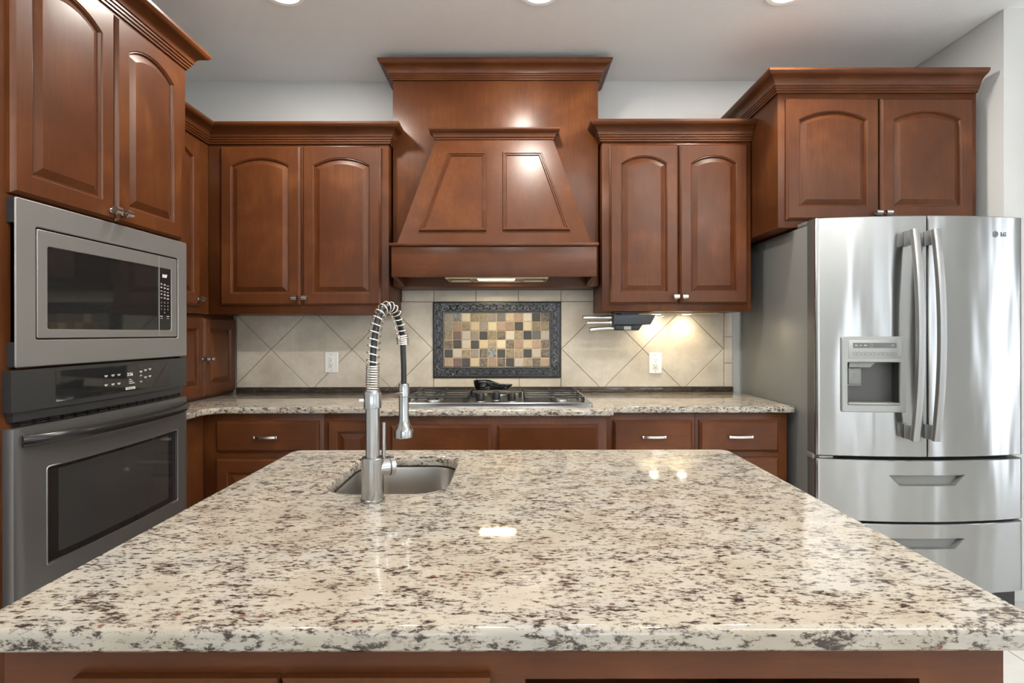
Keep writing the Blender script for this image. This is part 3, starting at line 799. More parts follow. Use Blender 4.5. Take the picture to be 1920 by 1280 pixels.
GRID = ["g b c o o g d y p w k n".split(), "g r o y g c p r k c o o".split(), "o m l g k o n w t k d l".split(),
        "n k l k y t c n r y p n".split(), "k l o g n h k o t k l n".split(), "p m k y n r n k l t n p".split()]
PAL = dict(g=(150, 143, 131), b=(146, 149, 150), c=(212, 200, 172), o=(156, 142, 114), d=(104, 105, 106), y=(200, 182, 150), p=(178, 152, 130), w=(220, 212, 194),
           k=(66, 64, 62), n=(128, 115, 100), r=(164, 138, 116), m=(118, 94, 89), l=(192, 182, 168), t=(172, 156, 130), h=(150, 157, 157))
MARB = dict(g=.25, b=.7, c=0, o=.5, d=.1, y=.1, p=.2, w=.1, k=.35, n=.75, r=.2, m=.05, l=.08, t=.4, h=.8)
m = MB(); cw, chh = 2*ix/12, 2*iz/6; cols = []
rnd = random.Random(11)
for r in range(6):
    for c in range(12):
        j = lambda: rnd.uniform(-0.0008, 0.0008)
        x0, z0 = -ix+c*cw+0.0022+j(), iz-(r+1)*chh+0.0022+j(); x1, z1 = x0+cw-0.0044+j(), z0+chh-0.0044+j()
        n0 = len(m.bm.faces)
        lp = lambda i, y: [(a, y, b) for a, b in rrect(x0+i, x1-i, z0+i, z1-i, 0.003, 2)]
        dy = rnd.uniform(-0.0006, 0.0006)
        m.loft([lp(0, -0.002), lp(0, -0.0055+dy), lp(0.0015, -0.007+dy)], True, False, True)
        cols += [(*srgb(*PAL[GRID[r][c]])[:3], MARB[GRID[r][c]])]*(len(m.bm.faces)-n0)
mt = m.build('mosaic_tiles', MOSAIC, mo, angle=25, recalc=False)
ca = mt.data.color_attributes.new('stone', 'FLOAT_COLOR', 'CORNER')
for poly_ in mt.data.polygons:
    for li in poly_.loop_indices: ca.data[li].color = cols[poly_.index]

# ---- outlets
def outlet(x0, x1, z0, z1, label):
    o = empty('wall_outlet', ((x0+x1)/2, 3.122, (z0+z1)/2), label, 'outlet', 'outlets in the backsplash')
    w, h = (x1-x0)/2, (z1-z0)/2
    L = lambda i, y, r: [(a, y, b) for a, b in rrect(-w+i, w-i, -h+i, h-i, r, 3)]
    MB().loft([L(0, 0, 0.004), L(0, -0.003, 0.004), L(0.004, -0.0065, 0.003)], True, True, True).build('cover_plate', WHITE_PL, o, angle=20)
    rc = MB().box(-0.0165, 0.0165, -0.0085, -0.006, -0.034, 0.034, 0.001).build('receptacle', WHITE_PL, o)
    m = MB()
    for zc in (0.018, -0.016):
        m.box(-0.0075, -0.0055, -0.0092, -0.0084, zc, zc+0.008); m.box(0.0055, 0.0075, -0.0092, -0.0084, zc, zc+0.007); m.lathe([(0.0027, -0.0092), (0.0027, -0.0084)], (0, 0, zc-0.008), 'y', 10)
    m.build('socket_slots', DARK_PL, rc)
    for z in (h-0.014, -h+0.014): MB().lathe([(0.003, -0.0074), (0.003, -0.006)], (0, 0, z), 'y', 12).build('screw', SILVER_PL, o)
    return o
outlet(-1.1266, -1.0465, 1.0285, 1.153, 'white wall outlet on the tiles left of the faucet')
outlet(0.823, 0.902, 1.020, 1.1455, 'white wall outlet on the lit tiles under the knife block')

# ---- cooktop
CX0, CX1, CY0, CY1 = -0.532, 0.383, 2.462, 2.992
ck = empty('gas_cooktop', ((CX0+CX1)/2, 2.73, 0.9103), 'stainless gas cooktop with black grates set in back counter', 'cooktop')
cx = lambda x: x-(CX0+CX1)/2
cy = lambda y: y-2.73
m = MB()
L = lambda i, z: [(cx(a), cy(b), z) for a, b in rrect(CX0+i, CX1-i, CY0+i, CY1-i, 0.012, 4)]
m.loft([L(0, 0), L(0, 0.020), L(0.005, 0.0245), L(0.012, 0.0245), L(0.016, 0.021)], True, True, True)
m.build('steel_tray', STEEL, ck, angle=30)
def burner(x, y, r=0.042):
    m = MB(); m.lathe([(r*1.15, 0.021), (r*1.15, 0.026), (r*0.8, 0.033), (r*0.8, 0.036)], (cx(x), cy(y), 0), 'z', 24)
    b = m.build('burner', NICKEL, ck, angle=30)
    MB().lathe([(r*0.85, 0.0362), (r*0.85, 0.042), (r*0.7, 0.044), (0.0, 0.044)], (cx(x), cy(y), 0), 'z', 24).build('burner_cap', BLACK_IR, b, angle=30)
def grate(x0, x1, y0, y1, nbar):
    m = MB(); zt = 0.0455; b = 0.0048
    w = lambda *a: m.box(cx(a[0]), cx(a[1]), cy(a[2]), cy(a[3]), a[4], a[5], 0.0018, 1)
    for xa in (x0, x1-2*b, (x0+x1)/2-b): w(xa, xa+2*b, y0, y1, zt-0.010, zt-0.001)
    for i in range(nbar):
        yy = y0+(y1-y0-2*b)*i/(nbar-1); w(x0, x1, yy, yy+2*b, zt-0.007, zt)
    for xa in (x0, x1-0.016):
        for ya in (y0, y1-0.016, (y0+y1)/2-0.008): w(xa, xa+0.016, ya, ya+0.016, 0.0215, zt-0.004)
    m.build('grate', BLACK_IR, ck, angle=30)
for x, y, r in ((-0.395, 2.60, 0.045), (-0.395, 2.85, 0.036), (0.245, 2.60, 0.036), (0.245, 2.85, 0.045), (-0.075, 2.86, 0.055)): burner(x, y, r)
grate(-0.512, -0.222, 2.515, 2.955, 6); grate(0.062, 0.352, 2.515, 2.955, 6); grate(-0.212, 0.052, 2.735, 2.955, 4)
for x, y in ((-0.157, 2.555), (-0.080, 2.600), (-0.003, 2.555)):
    m = MB(); m.lathe([(0.026, 0.021), (0.026, 0.0245), (0.020, 0.026), (0.0195, 0.056), (0.018, 0.059), (0, 0.059)], (cx(x), cy(y), 0), 'z', 24)
    m.box(cx(x)-0.004, cx(x)+0.004, cy(y)-0.0205, cy(y)+0.0205, 0.028, 0.0635, 0.002)
    k = m.build('control_knob', BLACK_PL, ck, angle=30)
    MB().lathe([(0.030, 0.0205), (0.030, 0.0225), (0.027, 0.0232)], (cx(x), cy(y), 0), 'z', 24).build('knob_ring', CHROME, k)
# spoon rest on the centre grate
m = MB()
loopsT = []
outl = []
N = 40
for i in range(N):
    a = 2*PI*i/N
    outl.append((0.062*math.cos(a)*1.0, 0.050*math.sin(a)))
# spoon-shaped outline: round bowl at the left, handle to the right
top = [(-0.070, 0.0), (-0.066, 0.022), (-0.052, 0.040), (-0.028, 0.049), (-0.004, 0.046), (0.016, 0.034), (0.030, 0.022), (0.050, 0.0165), (0.080, 0.016), (0.110, 0.018), (0.130, 0.0175), (0.144, 0.011), (0.149, 0.0)]
outl = top + [(x, -y) for x, y in top[-2:0:-1]]
sc = lambda k, kx=1.0: [(-0.012+(x+0.012)*k, y*k) for x, y in outl]
hgt = lambda x: 0.043 if x < 0.02 else (0.043-(x-0.02)/0.06*0.020 if x < 0.08 else 0.023)
ring_ = lambda k, f, up: [(x, y, hgt(x)*f+up) for x, y in sc(k)]
m.loft([[(x, y, 0.0) for x, y in sc(0.72)], ring_(0.86, 0.25, 0.001), ring_(0.97, 0.75, 0.002), ring_(1.0, 1.0, 0.002), ring_(0.98, 1.0, 0.005), ring_(0.92, 0.95, 0.002), ring_(0.80, 0.55, 0.0), ring_(0.45, 0.25, 0.003)], True, True, True)
srest = m.build('spoon_rest', GLOSS_BK, None, (-0.145, 2.865, 0.9562), (0, 0, math.radians(-6)), angle=50)
tag(srest, 'glossy black spoon rest lying on the centre grate', 'spoon rest')

# ---- under-cabinet light bar with two pucks
ul = empty('under_cabinet_light', (0.965, 3.045, 1.3825), 'lit strip light fixed under the cabinet right of the hood', 'light')
MB().box(-0.260, 0.228, -0.055, 0.055, -0.008, 0.0, 0.002).build('housing', plain('almond_housing', srgb(222, 204, 168), 0.5), ul)
for x in (0.848, 1.026):
    p = MB().lathe([(0.034, -0.0078), (0.034, -0.0088), (0.030, -0.0094)], (x-0.965, 0.0, 0), 'z', 24).build('puck', NICKEL, ul)
    MB().lathe([(0.026, -0.0097), (0.026, -0.0085)], (x-0.965, 0.0, 0), 'z', 24).build('lens', GLOW_PUCK, p)
    L = bpy.data.lights.new('puck_lamp', 'SPOT'); L.energy = PUCK_W*10; L.color = (1.0, 0.84, 0.55); L.spot_size = math.radians(150); L.spot_blend = 0.9; L.shadow_soft_size = 0.02
    lo = bpy.data.objects.new('puck_lamp', L); SC.collection.objects.link(lo); lo.parent = ul; lo.location = (x-0.965, 0.0, -0.018)
m = MB(); m.tube([(-0.20, -0.02, -0.009), (-0.15, -0.02, -0.016), (-0.11, -0.01, -0.026), (-0.09, 0.0, -0.025), (-0.06, 0.0, -0.014), (-0.04, 0.0, -0.008)], 0.0022, 6); m.build('cable', WHITE_PL, ul)

# ---- knife block under the cabinet, with three knives
kb = empty('knife_block', (0.66, 2.92, 1.371), 'black under-cabinet knife block hanging right of the hood', 'knife block')
kx = lambda x: x-0.66
kz = lambda z: z-1.371
MB().box(kx(0.568), kx(0.703), -0.05, 0.05, kz(1.3735), kz(1.3828)).build('mount_plate', DARK_PL, kb)
m = MB(); m.box(kx(0.60), kx(0.70), -0.062, 0.062, kz(1.3665), kz(1.3735)); m.build('slide_rail', SLATE, kb)
m = MB(); m.prism([(0.5587, 1.311), (0.760, 1.311), (0.790, 1.366), (0.5587, 1.366)], lambda a, b: (kx(a), -0.075, kz(b)), lambda a, b: (kx(a), 0.065, kz(b)), 0.0012)
m.build('upper_block', SLATE, kb)
m = MB(); m.prism([(0.571, 1.279), (0.700, 1.279), (0.722, 1.3108), (0.571, 1.3108)], lambda a, b: (kx(a), -0.055, kz(b)), lambda a, b: (kx(a), 0.045, kz(b)), 0.0012)
m.build('lower_block', BLACK_PL, kb)
MB().box(kx(0.619), kx(0.658), -0.0556, -0.054, kz(1.283), kz(1.302)).build('maker_label', plain('grey_label', srgb(170, 172, 172), 0.5), kb)
KNIFE_ST = plain('brushed_knife_steel', (0.5, 0.5, 0.49, 1), 0.25, 1.0)
def knife(x0, x1, y, z, r, droop, label):
    o = empty('kitchen_knife', (x0, y, z), label, 'knife', 'knives in the block')
    L = x1-x0; n = 10
    pts = [(L*i/n, 0, -droop*(1-i/n)**2) for i in range(n+1)]
    rad = [r*(0.98+0.22*math.cos(PI*(i/n)*2)*0.6) for i in range(n+1)]
    m = MB(); loops = []
    for p_, rr in zip(pts, rad): loops.append([(p_[0], 0.62*rr*math.cos(a), p_[2]+rr*math.sin(a)) for a in [2*PI*k/12 for k in range(12)]])
    m.loft(loops, True, True, True); m.build('handle', KNIFE_ST, o, angle=40)
    m = MB(); m.box(L-0.012, L+0.001, -0.0055, 0.0055, -r*0.9, r*0.9, 0.002); m.build('bolster', NICKEL, o)
    m = MB(); m.lathe([(0.0, -0.004), (r*0.8, -0.003), (r*1.0, 0.001), (r*0.8, 0.004)], (0, 0, -droop), 'x', 12); m.build('end_cap', CHROME, o)
    m = MB(); m.box(L+0.001, L+0.004, -0.0012, 0.0012, -r*0.8, r*0.8); m.build('blade', STEEL, o)
knife(0.393, 0.5535, 2.885, 1.351, 0.0105, 0.002, 'topmost steel-handled kitchen knife in the black knife block')
knife(0.412, 0.5535, 2.875, 1.322, 0.0085, 0.002, 'middle steel-handled kitchen knife in the black knife block')
knife(0.432, 0.5660, 2.895, 1.291, 0.0120, 0.010, 'lowest and thickest steel-handled kitchen knife in the block')

# ---- refrigerator
FX0, FX1 = 1.372, 2.306
FXC, FHW = (FX0+FX1)/2, (FX1-FX0)/2
fr = empty('refrigerator', (FXC, 2.75, 0), 'large stainless french-door refrigerator against the right wall', 'refrigerator')
fx = lambda x: x-FXC
fy = lambda y: y-2.75
MB().box(fx(FX0+0.003), fx(FX1-0.003), fy(2.412), fy(3.10), 0.03, 1.765, 0.006).build('body', FR_SIDE, fr)
m = MB()
for x0, x1 in ((FX0+0.004, FX0+0.10), (FX1-0.10, FX1-0.004)):
    m.box(fx(x0), fx(x1), fy(2.36), fy(2.50), 1.7655, 1.785, 0.004)
m.build('hinge_cover', GREY_PL, fr)
yfr = lambda x: 2.340-0.046*(1-((x-FXC)/FHW)**2)
def fdoor(name, x0, x1, z0, z1, round_l, round_r, hole=None, ctr=None):
    """convex door skin; hole = (hx0, hx1, hz0, hz1) in world x/z, ctr maps (u, v) grid for a shaped recess"""
    m = MB()
    R = 0.016
    def cols(zrow=None):
        c = []
        if round_l:
            for k in range(5):
                a = PI/2*k/4; c.append((x0+R-R*math.cos(a), yfr(x0+R)+R-R*math.sin(a)))
        else: c += [(x0, yfr(x0)+0.004), (x0+0.003, yfr(x0+0.003))]
        xa, xb = (x0+R if round_l else x0+0.003), (x1-R if round_r else x1-0.003)
        inner = lin(xa, xb, 20)[1:-1]
        if hole:
            inner = [x for x in inner if not (abs(x-hole[0]) < 0.006 or abs(x-hole[1]) < 0.006)] + [hole[0], hole[1]]
            inner = sorted(x for x in inner)
        c += [(x, yfr(x)) for x in inner]
        if round_r:
            for k in range(5):
                a = PI/2*(1-k/4); c.append((x1-R+R*math.cos(a), yfr(x1-R)+R-R*math.sin(a)))
        else: c += [(x1-0.003, yfr(x1-0.003)), (x1, yfr(x1)+0.004)]
        return c
    C = cols(); zs = [z0, z0+0.003] + ([hole[2], hole[3]] if hole else []) + [z1-0.003, z1]
    g = []
    for j, z in enumerate(zs):
        d = 0.0025 if j in (0, len(zs)-1) else 0.0
        g.append([m.bm.verts.new((fx(x), fy(y+d), z)) for x, y in C])
    yb = fy(2.408)
    b = [[m.bm.verts.new((fx(x), yb, z)) for x, y in C] for z in (z0, z1)]
    fs = []
    for j in range(len(zs)-1):
        for i in range(len(C)-1):
            xm = (C[i][0]+C[i+1][0])/2
            if hole and zs[j] == hole[2] and hole[0] < xm < hole[1]: continue
            fs.append(m.bm.faces.new((g[j][i], g[j][i+1], g[j+1][i+1], g[j+1][i])))
    sd = []
    for i in range(len(C)-1):
        sd += [m.bm.faces.new((b[0][i], b[0][i+1], g[0][i+1], g[0][i])), m.bm.faces.new((g[-1][i], g[-1][i+1], b[1][i+1], b[1][i]))]
    for i in (0, -1):
        col = [b[0][i]]+[r[i] for r in g]+[b[1][i]]; sd.append(m.bm.faces.new(col if i else col[::-1]))
    m._take(fs); m.mi = 1; m._take(sd); m.mi = 0
    return m
HO = (1.486, 1.728, 0.918, 1.240)
dl = fdoor('door', FX0, 1.8365, 0.713, 1.782, True, False, HO).build('door', [STEEL_FR, FR_EDGE], fr, angle=30)
dr = fdoor('door', 1.8425, FX1, 0.713, 1.782, False, True).build('door', [STEEL_FR, FR_EDGE], fr, angle=30)
# dispenser
DX = (1.472, 1.740); DZ = (0.911, 1.247); CXs = (1.497, 1.716); CZ = (0.944, 1.133)
ydp = lambda x: yfr(1.606)-0.006 + (x-1.606)*(yfr(1.74)-yfr(1.472))/0.268
m = MB()
P3 = lambda pts, e: [(fx(x), fy(ydp(x)+e), z) for x, z in pts]
ro = lambda i: rrect(DX[0]+i, DX[1]-i, DZ[0]+i, DZ[1]-i, 0.007, 4)
ri = lambda i: rrect(CXs[0]-i, CXs[1]+i, CZ[0]-i, CZ[1]+i, 0.004, 4)
m.loft([P3(ro(0), 0.016), P3(ro(0), 0.003), P3(ro(0.003), 0.0), P3(ri(0.0025), 0.0), P3(ri(0), 0.003), P3(ri(0), 0.012)], True)
m.build('dispenser_frame', SILVER_PL, dl, angle=30)
m = MB(); L0 = ri(0)
m.loft([P3(L0, 0.011), [(fx(x), fy(ydp(x)+0.055), z) for x, z in L0]], True, False, True); m.build('dispenser_cavity', CAVITY, dl, angle=30, recalc=False)
def dbox(name, x0, x1, z0, z1, e0, e1, mat, bev=0.0):
    m = MB(); pts = [(x0, z0), (x1, z0), (x1, z1), (x0, z1)]
    m.prism(pts, lambda a, b: (fx(a), fy(ydp(a)+e0), b), lambda a, b: (fx(a), fy(ydp(a)+e1), b), bev); return m.build(name, mat, dl, angle=30)
dbox('control_panel', 1.499, 1.718, 1.150, 1.232, -0.0015, 0.004, SILVER_PL, 0.001)
dbox('display', 1.517, 1.698, 1.196, 1.2195, -0.0022, 0.0, plain('dark_lcd', srgb(92, 93, 92), 0.2))
m = MB()
for x0, x1 in ((1.518, 1.550), (1.554, 1.588), (1.593, 1.622), (1.625, 1.660), (1.664, 1.697)):
    r = rrect(x0, x1, 1.1635, 1.1765, 0.005, 4); m.tube([(fx(x), fy(ydp(x)-0.0017), z) for x, z in r], 0.0006, 5, closed=True)
    m.box(fx(x0+0.009), fx(x1-0.009), fy(ydp((x0+x1)/2)-0.0019), fy(ydp((x0+x1)/2)-0.0012), 1.1692, 1.1712)
m.build('button_outlines', INK_DK, dl)
m = MB()
for x0, x1 in ((1.524, 1.540), (1.546, 1.553), (1.562, 1.58), (1.676, 1.690)): m.box(fx(x0), fx(x1), fy(ydp((x0+x1)/2)-0.0026), fy(ydp(x0)-0.0016), 1.205, 1.211)
r = rrect(1.590, 1.599, 1.201, 1.2145, 0.001, 2); m.tube([(fx(x), fy(ydp(x)-0.0024), z) for x, z in r], 0.0006, 5, closed=True)
m.build('display_symbols', SILVER_PL, dl)
m = MB(); m.prism([(1.512, 1.110), (1.600, 1.110), (1.622, 1.1325), (1.512, 1.1325)], lambda a, b: (fx(a), fy(ydp(a)+0.016), b), lambda a, b: (fx(a), fy(ydp(a)+0.052), b)); m.build('spout_housing', GREY_PL, dl)
m = MB(); m.prism([(1.514, 1.024), (1.578, 1.024), (1.578, 1.110), (1.514, 1.110)], lambda a, b: (fx(a), fy(ydp(a)+0.040), b), lambda a, b: (fx(a), fy(ydp(a)+0.052), b), 0.002)
m.prism([(1.520, 1.032), (1.572, 1.032), (1.572, 1.106), (1.520, 1.106)], lambda a, b: (fx(a), fy(ydp(a)+0.034), b), lambda a, b: (fx(a), fy(ydp(a)+0.041), b), 0.002)
for k in range(3): m.box(fx(1.540), fx(1.555), fy(ydp(1.55)+0.0325), fy(ydp(1.55)+0.035), 1.064+k*0.008, 1.0665+k*0.008)
m.build('paddle', GREY_PL, dl)
m = MB(); m.prism([(1.499, 0.945), (1.714, 0.945), (1.714, 0.953), (1.499, 0.953)], lambda a, b: (fx(a), fy(ydp(a)-0.001), b), lambda a, b: (fx(a), fy(ydp(a)+0.053), b), 0.001); m.build('drip_tray', SILVER_PL, dl)
# handles
for par, X in ((dl, 1.7465), (dr, 1.8245+0.012)):
    m = MB(); pts = []
    for i in range(29):
        u = -1+2*i/28; pts.append((fx(X), fy(yfr(X)-0.046-0.034*(1-u*u)), 1.2535+u*0.4585))
    sec = [(a*0.5, b) for a, b in rrect(-0.030, 0.030, -0.011, 0.011, 0.006, 3)]
    m.ribbon(pts, sec, (1, 0, 0))
    for z0, z1 in ((0.796, 0.860), (1.648, 1.712)):
        m.box(fx(X-0.0135), fx(X+0.0135), fy(yfr(X)-0.048), fy(yfr(X)+0.0005), z0, z1, 0.004)
    m.build('handle', HANDLE_FR, par, angle=35)
# maker's mark on the right door
lx, lz = 2.158, 1.7030
lg = lambda x: fy(yfr(x))-0.0006
m = MB(); n = 28
ring1 = [(fx(lx)+0.0135*math.cos(2*PI*i/n), lg(lx)-0.0003, lz+0.0135*math.sin(2*PI*i/n)) for i in range(n)]
m.lathe([(0.0140, -0.0010), (0.0140, 0.0010)], (fx(lx), lg(lx), lz), 'y', 28); emb = m.build('emblem_disc', INK_DK, dr)
m = MB(); e = lg(lx)-0.0013
m.tube([(fx(lx)+0.0098*math.cos(a), e, lz+0.0098*math.sin(a)) for a in [math.radians(75+i*285/20) for i in range(21)]], 0.0009, 5)
m.tube([(fx(lx)+0.0098, e, lz), (fx(lx)+0.003, e, lz)], 0.0009, 5)
m.tube([(fx(lx)-0.001, e, lz+0.006), (fx(lx)-0.001, e, lz-0.005), (fx(lx)+0.003, e, lz-0.005)], 0.0009, 5)
m.lathe([(0.0014, -0.0006), (0.0014, 0.0006)], (fx(lx)-0.005, e, lz+0.0045), 'y', 10)
m.build('emblem_lines', SILVER_PL, dr)
text('brand_lettering', 'LG', 0.0245, INK_DK, dr, (fx(2.202), lg(2.202)-0.0002, lz-0.0005), rot=(PI/2, 0, math.radians(10)), bold=0.0011, sx=0.95)
# freezer drawers with shaped recesses
def fdrawer(z0, z1, rz0, rz1):
    ht = (1.670, 2.008)
    HH = (ht[0]-0.012, ht[1]+0.012, rz0-0.008, rz1+0.008)
    d = fdoor('freezer_drawer', FX0, FX1, z0, z1, True, True, HH).build('freezer_drawer', [STEEL_FR, FR_EDGE], fr, angle=30)
    m = MB(); n = 16
    rows = [(HH[0], HH[1], HH[3]), (ht[0], ht[1], rz1), (ht[0]+0.046, ht[1]-0.046, rz0), (HH[0], HH[1], HH[2])]
    g = []
    for k, (a, b, z) in enumerate(rows):
        xs_ = [HH[0]]+lin(a if 0 < k < 3 else ht[0], b if 0 < k < 3 else ht[1], n)+[HH[1]]
        g.append([m.bm.verts.new((fx(x), fy(yfr(x)), z)) for x in xs_])
    fs = []
    for j in range(3):
        for i in range(n+2):
            if j == 1 and 1 <= i < n+1: continue
            fs.append(m.bm.faces.new((g[j][i], g[j][i+1], g[j+1][i+1], g[j+1][i])))
    m._take(fs); m.build('recess_surround', STEEL_FR, d, angle=30)
    loop = [(x, rz1) for x in lin(ht[0], ht[1], n)] + [(x, rz0) for x in lin(ht[1]-0.046, ht[0]+0.046, n)]
    m = MB(); cxm = (ht[0]+ht[1])/2; czm = (rz0+rz1)/2
    sh = lambda k, e: [(fx(cxm+(x-cxm)*k), fy(yfr(x)+e), czm+(z-czm)*k) for x, z in loop]
    m.loft([sh(1.0, -0.001), sh(0.985, 0.001), sh(0.95, 0.022)], True, False, False)
    c = sh(0.95, 0.022); nn = n+1
    vs_ = [m.bm.verts.new(p) for p in c]
    m._take([m.bm.faces.new((vs_[i], vs_[i+1], vs_[2*nn-2-i], vs_[2*nn-1-i])) for i in range(n)])
    m.build('recessed_pull', GREY_PL, d, angle=30)
fdrawer(0.424, 0.697, 0.585, 0.632); fdrawer(0.10, 0.414, 0.306, 0.352)
m = MB(); m.box(fx(FX0-0.004), fx(FX0+0.012), fy(2.36), fy(2.412), 0.690, 0.716, 0.003); m.box(fx(FX0+0.01), fx(FX0+0.075), fy(2.335), fy(2.40), 0.6995, 0.7105, 0.003)
m.build('hinge', GREY_PL, fr)
m = MB(); m.box(fx(FX0+0.02), fx(FX1-0.02), fy(2.36), fy(2.411), 0.0, 0.09); m.build('kick_grille', DARK_PL, fr)

# ---- island
isl = empty('island_cabinet', (0, 0.655, 0), 'dark reddish brown island base under the near granite slab', 'island')
IX0, IX1, IYB = -0.642, 0.620, 1.545
iy_ = lambda y: y-0.655
m = MB()
m.box(IX0, IX0+0.02, 0.022, iy_(IYB), 0, 0.878); m.box(IX1-0.02, IX1, 0.022, iy_(IYB), 0, 0.878); m.box(IX0+0.02, IX1-0.02, iy_(IYB)-0.02, iy_(IYB), 0, 0.878)
m.box(IX0+0.02, IX1-0.02, 0.022, iy_(IYB)-0.02, 0.08, 0.10); m.box(-0.012, 0.012, 0.022, iy_(IYB)-0.02, 0.10, 0.64)
m.box(0.012, IX1-0.02, 0.022, 0.35, 0.46, 0.48)
m.build('carcass', WZ, isl)
m = MB()
m.box(IX0, IX1, 0, 0.0215, 0.829, 0.8785); m.box(IX0, -0.540, 0, 0.0215, 0.0, 0.829); m.box(-0.03, 0.016, 0, 0.0215, 0.0, 0.829); m.box(0.514, IX1, 0, 0.0215, 0, 0.829); m.box(-0.540, 0.514, 0, 0.0215, 0.0, 0.11)
m.build('face_frame', WX, isl)
door(isl, 0.255, 0.722, (-0.547, -0.001, 0.116), knob=(0.23, 0.64)); door(isl, 0.258, 0.722, (-0.286, -0.001, 0.116), knob=(0.025, 0.64))
ipoly = [(-0.669, 0.6245), (0.660, 0.6245)] + arc(0.660-0.035, 1.588-0.035, 0.035, 0, PI/2, 8) + arc(-0.669+0.035, 1.588-0.035, 0.035, PI/2, PI, 8)
sink_out = lambda i: rrect(-0.432+i, -0.152-i, 1.156+i, 1.500-i, 0.075-i*0.6, 10)
m = MB(); slab(m, ipoly, EDGE, [sink_out(0)[::1]])
tag(m.build('island_countertop', GRANITE, angle=40), 'polished speckled granite island top filling the foreground with sink cutout', 'countertop')
m = MB()
S = lambda i, z: [(x, y, z) for x, y in sink_out(i)]
m.loft([S(-0.012, 0.8795), S(0.0035, 0.8795), S(0.005, 0.875), S(0.008, 0.73), S(0.016, 0.708), S(0.034, 0.698), S(0.060, 0.696)], True, False, True)
snk = tag(m.build('bar_sink', STEEL_SINK, angle=50), 'small undermount stainless sink in the island top', 'sink')
MB().lathe([(0.042, 0.6965), (0.042, 0.6985), (0.034, 0.6985), (0.030, 0.6975), (0, 0.6975)], (-0.292, 1.328, 0), 'z', 24).build('drain', CHROME, snk)

# ---- faucet
FXY = Vector((-0.2975, 1.105, 0)); U = Vector((0.30, 0.954, 0)).normalized(); U = Vector((0.04, 0.128, 0)).normalized()
fc = empty('spring_faucet', (FXY.x, FXY.y, 0.9103), 'brushed nickel spring pull-down faucet behind island sink edge', 'faucet')
z_ = lambda z: z-0.9103
MB().lathe([(0.0255, 0), (0.0255, 0.004), (0.0235, 0.0055), (0.0233, z_(1.0005)), (0.022, z_(1.0025)), (0.014, z_(1.0025))], n=40).build('base_body', STEEL, fc, angle=30)
MB().lathe([(0.0147, z_(1.002)), (0.0147, z_(1.1065))], n=32).build('riser_tube', STEEL, fc, angle=30)
MB().lathe([(0.0145, z_(1.106)), (0.0182, z_(1.107)), (0.0184, z_(1.109)), (0.0184, z_(1.140)), (0.0172, z_(1.1425)), (0.008, z_(1.1425))], n=32).build('collar', STEEL, fc, angle=30)
REACH = 0.134
def path(s):
    """centre line of the hose from collar top (s=0) over the arch to the spray head (s=1)"""
    pts = path.pts
    f = s*(len(pts)-1); i = min(int(f), len(pts)-2); t = f-i; return pts[i].lerp(pts[i+1], t)
ctrl = [(0.0, 1.142), (0.0, 1.165), (0.001, 1.19), (0.002, 1.215), (0.006, 1.245), (0.012, 1.272), (0.022, 1.296), (0.037, 1.315), (0.056, 1.324), (0.078, 1.323), (0.097, 1.311), (0.113, 1.290), (0.124, 1.267), (0.129, 1.245), (0.131, 1.22), (0.133, 1.195), (REACH, 1.17), (REACH, 1.142)]
def spline(c, n=8):
    out = []
    for i in range(len(c)-1):
        p0, p1, p2, p3 = [Vector(c[min(max(j, 0), len(c)-1)]) for j in (i-1, i, i+1, i+2)]
        for k in range(n):
            t = k/n; out.append(0.5*((2*p1)+(p2-p0)*t+(2*p0-5*p1+4*p2-p3)*t*t+(3*p1-p0-3*p2+p3)*t**3))
    out.append(Vector(c[-1])); return out
sp2 = spline(ctrl)
P3d = [U*p.x + Vector((0, 0, z_(p.y))) for p in sp2]
MB().tube(P3d, 0.0066, 14).build('hose', RUBBER, fc, angle=40)
# arc length table
acc = [0.0]
for a, b in zip(P3d, P3d[1:]): acc.append(acc[-1]+(b-a).length)
def at(s):
    for i in range(len(acc)-1):
        if acc[i+1] >= s: t = (s-acc[i])/max(1e-9, acc[i+1]-acc[i]); return P3d[i].lerp(P3d[i+1], t), (P3d[i+1]-P3d[i]).normalized()
    return P3d[-1], (P3d[-1]-P3d[-2]).normalized()
NV = U.cross(Vector((0, 0, 1)))
def coil(s0, s1, turns, r, wire, r1=None):
    pts = []; n = int(turns*20)
    for i in range(n+1):
        t = i/n; c, tg = at(s0+(s1-s0)*t); mm = tg.cross(NV).normalized(); a = 2*PI*turns*t; rr = r+((r1 or r)-r)*t
        pts.append(c+mm*rr*math.cos(a)+NV*rr*math.sin(a))
    return pts
sA = 0.056
# s where the far clump sits (z about 1.245 on the way down)
sB = next(acc[i] for i in range(len(acc)) if sp2[i].x > 0.10 and sp2[i].y < 1.262)
sC = next(acc[i] for i in range(len(acc)) if sp2[i].x > 0.10 and sp2[i].y < 1.240)
m = MB(); m.tube(coil(0.0, sA, 11, 0.0126, 0), 0.0020, 6); m.tube(coil(sA, sB, 16, 0.0132, 0, 0.0120), 0.0016, 6); m.tube(coil(sB, sC, 4.5, 0.0122, 0), 0.0022, 6)
m.build('spring', NICKEL, fc, angle=60)
hp = U*REACH
MB().lathe([(0.006, z_(1.146)), (0.0112, z_(1.146)), (0.0125, z_(1.142)), (0.0128, z_(1.116)), (0.0117, z_(1.115)), (0.0117, z_(1.062)), (0.0135, z_(1.053)), (0.0185, z_(1.042)), (0.0215, z_(1.038)), (0.0225, z_(1.034)), (0.0225, z_(1.020)), (0.021, z_(1.0185)), (0.0, z_(1.0185))], tuple(hp), n=32).build('spray_head', STEEL, fc, angle=30)
MB().lathe([(0.0185, z_(1.018)), (0.0, z_(1.0175))], tuple(hp), n=24).build('spray_face', DARK_PL, fc)
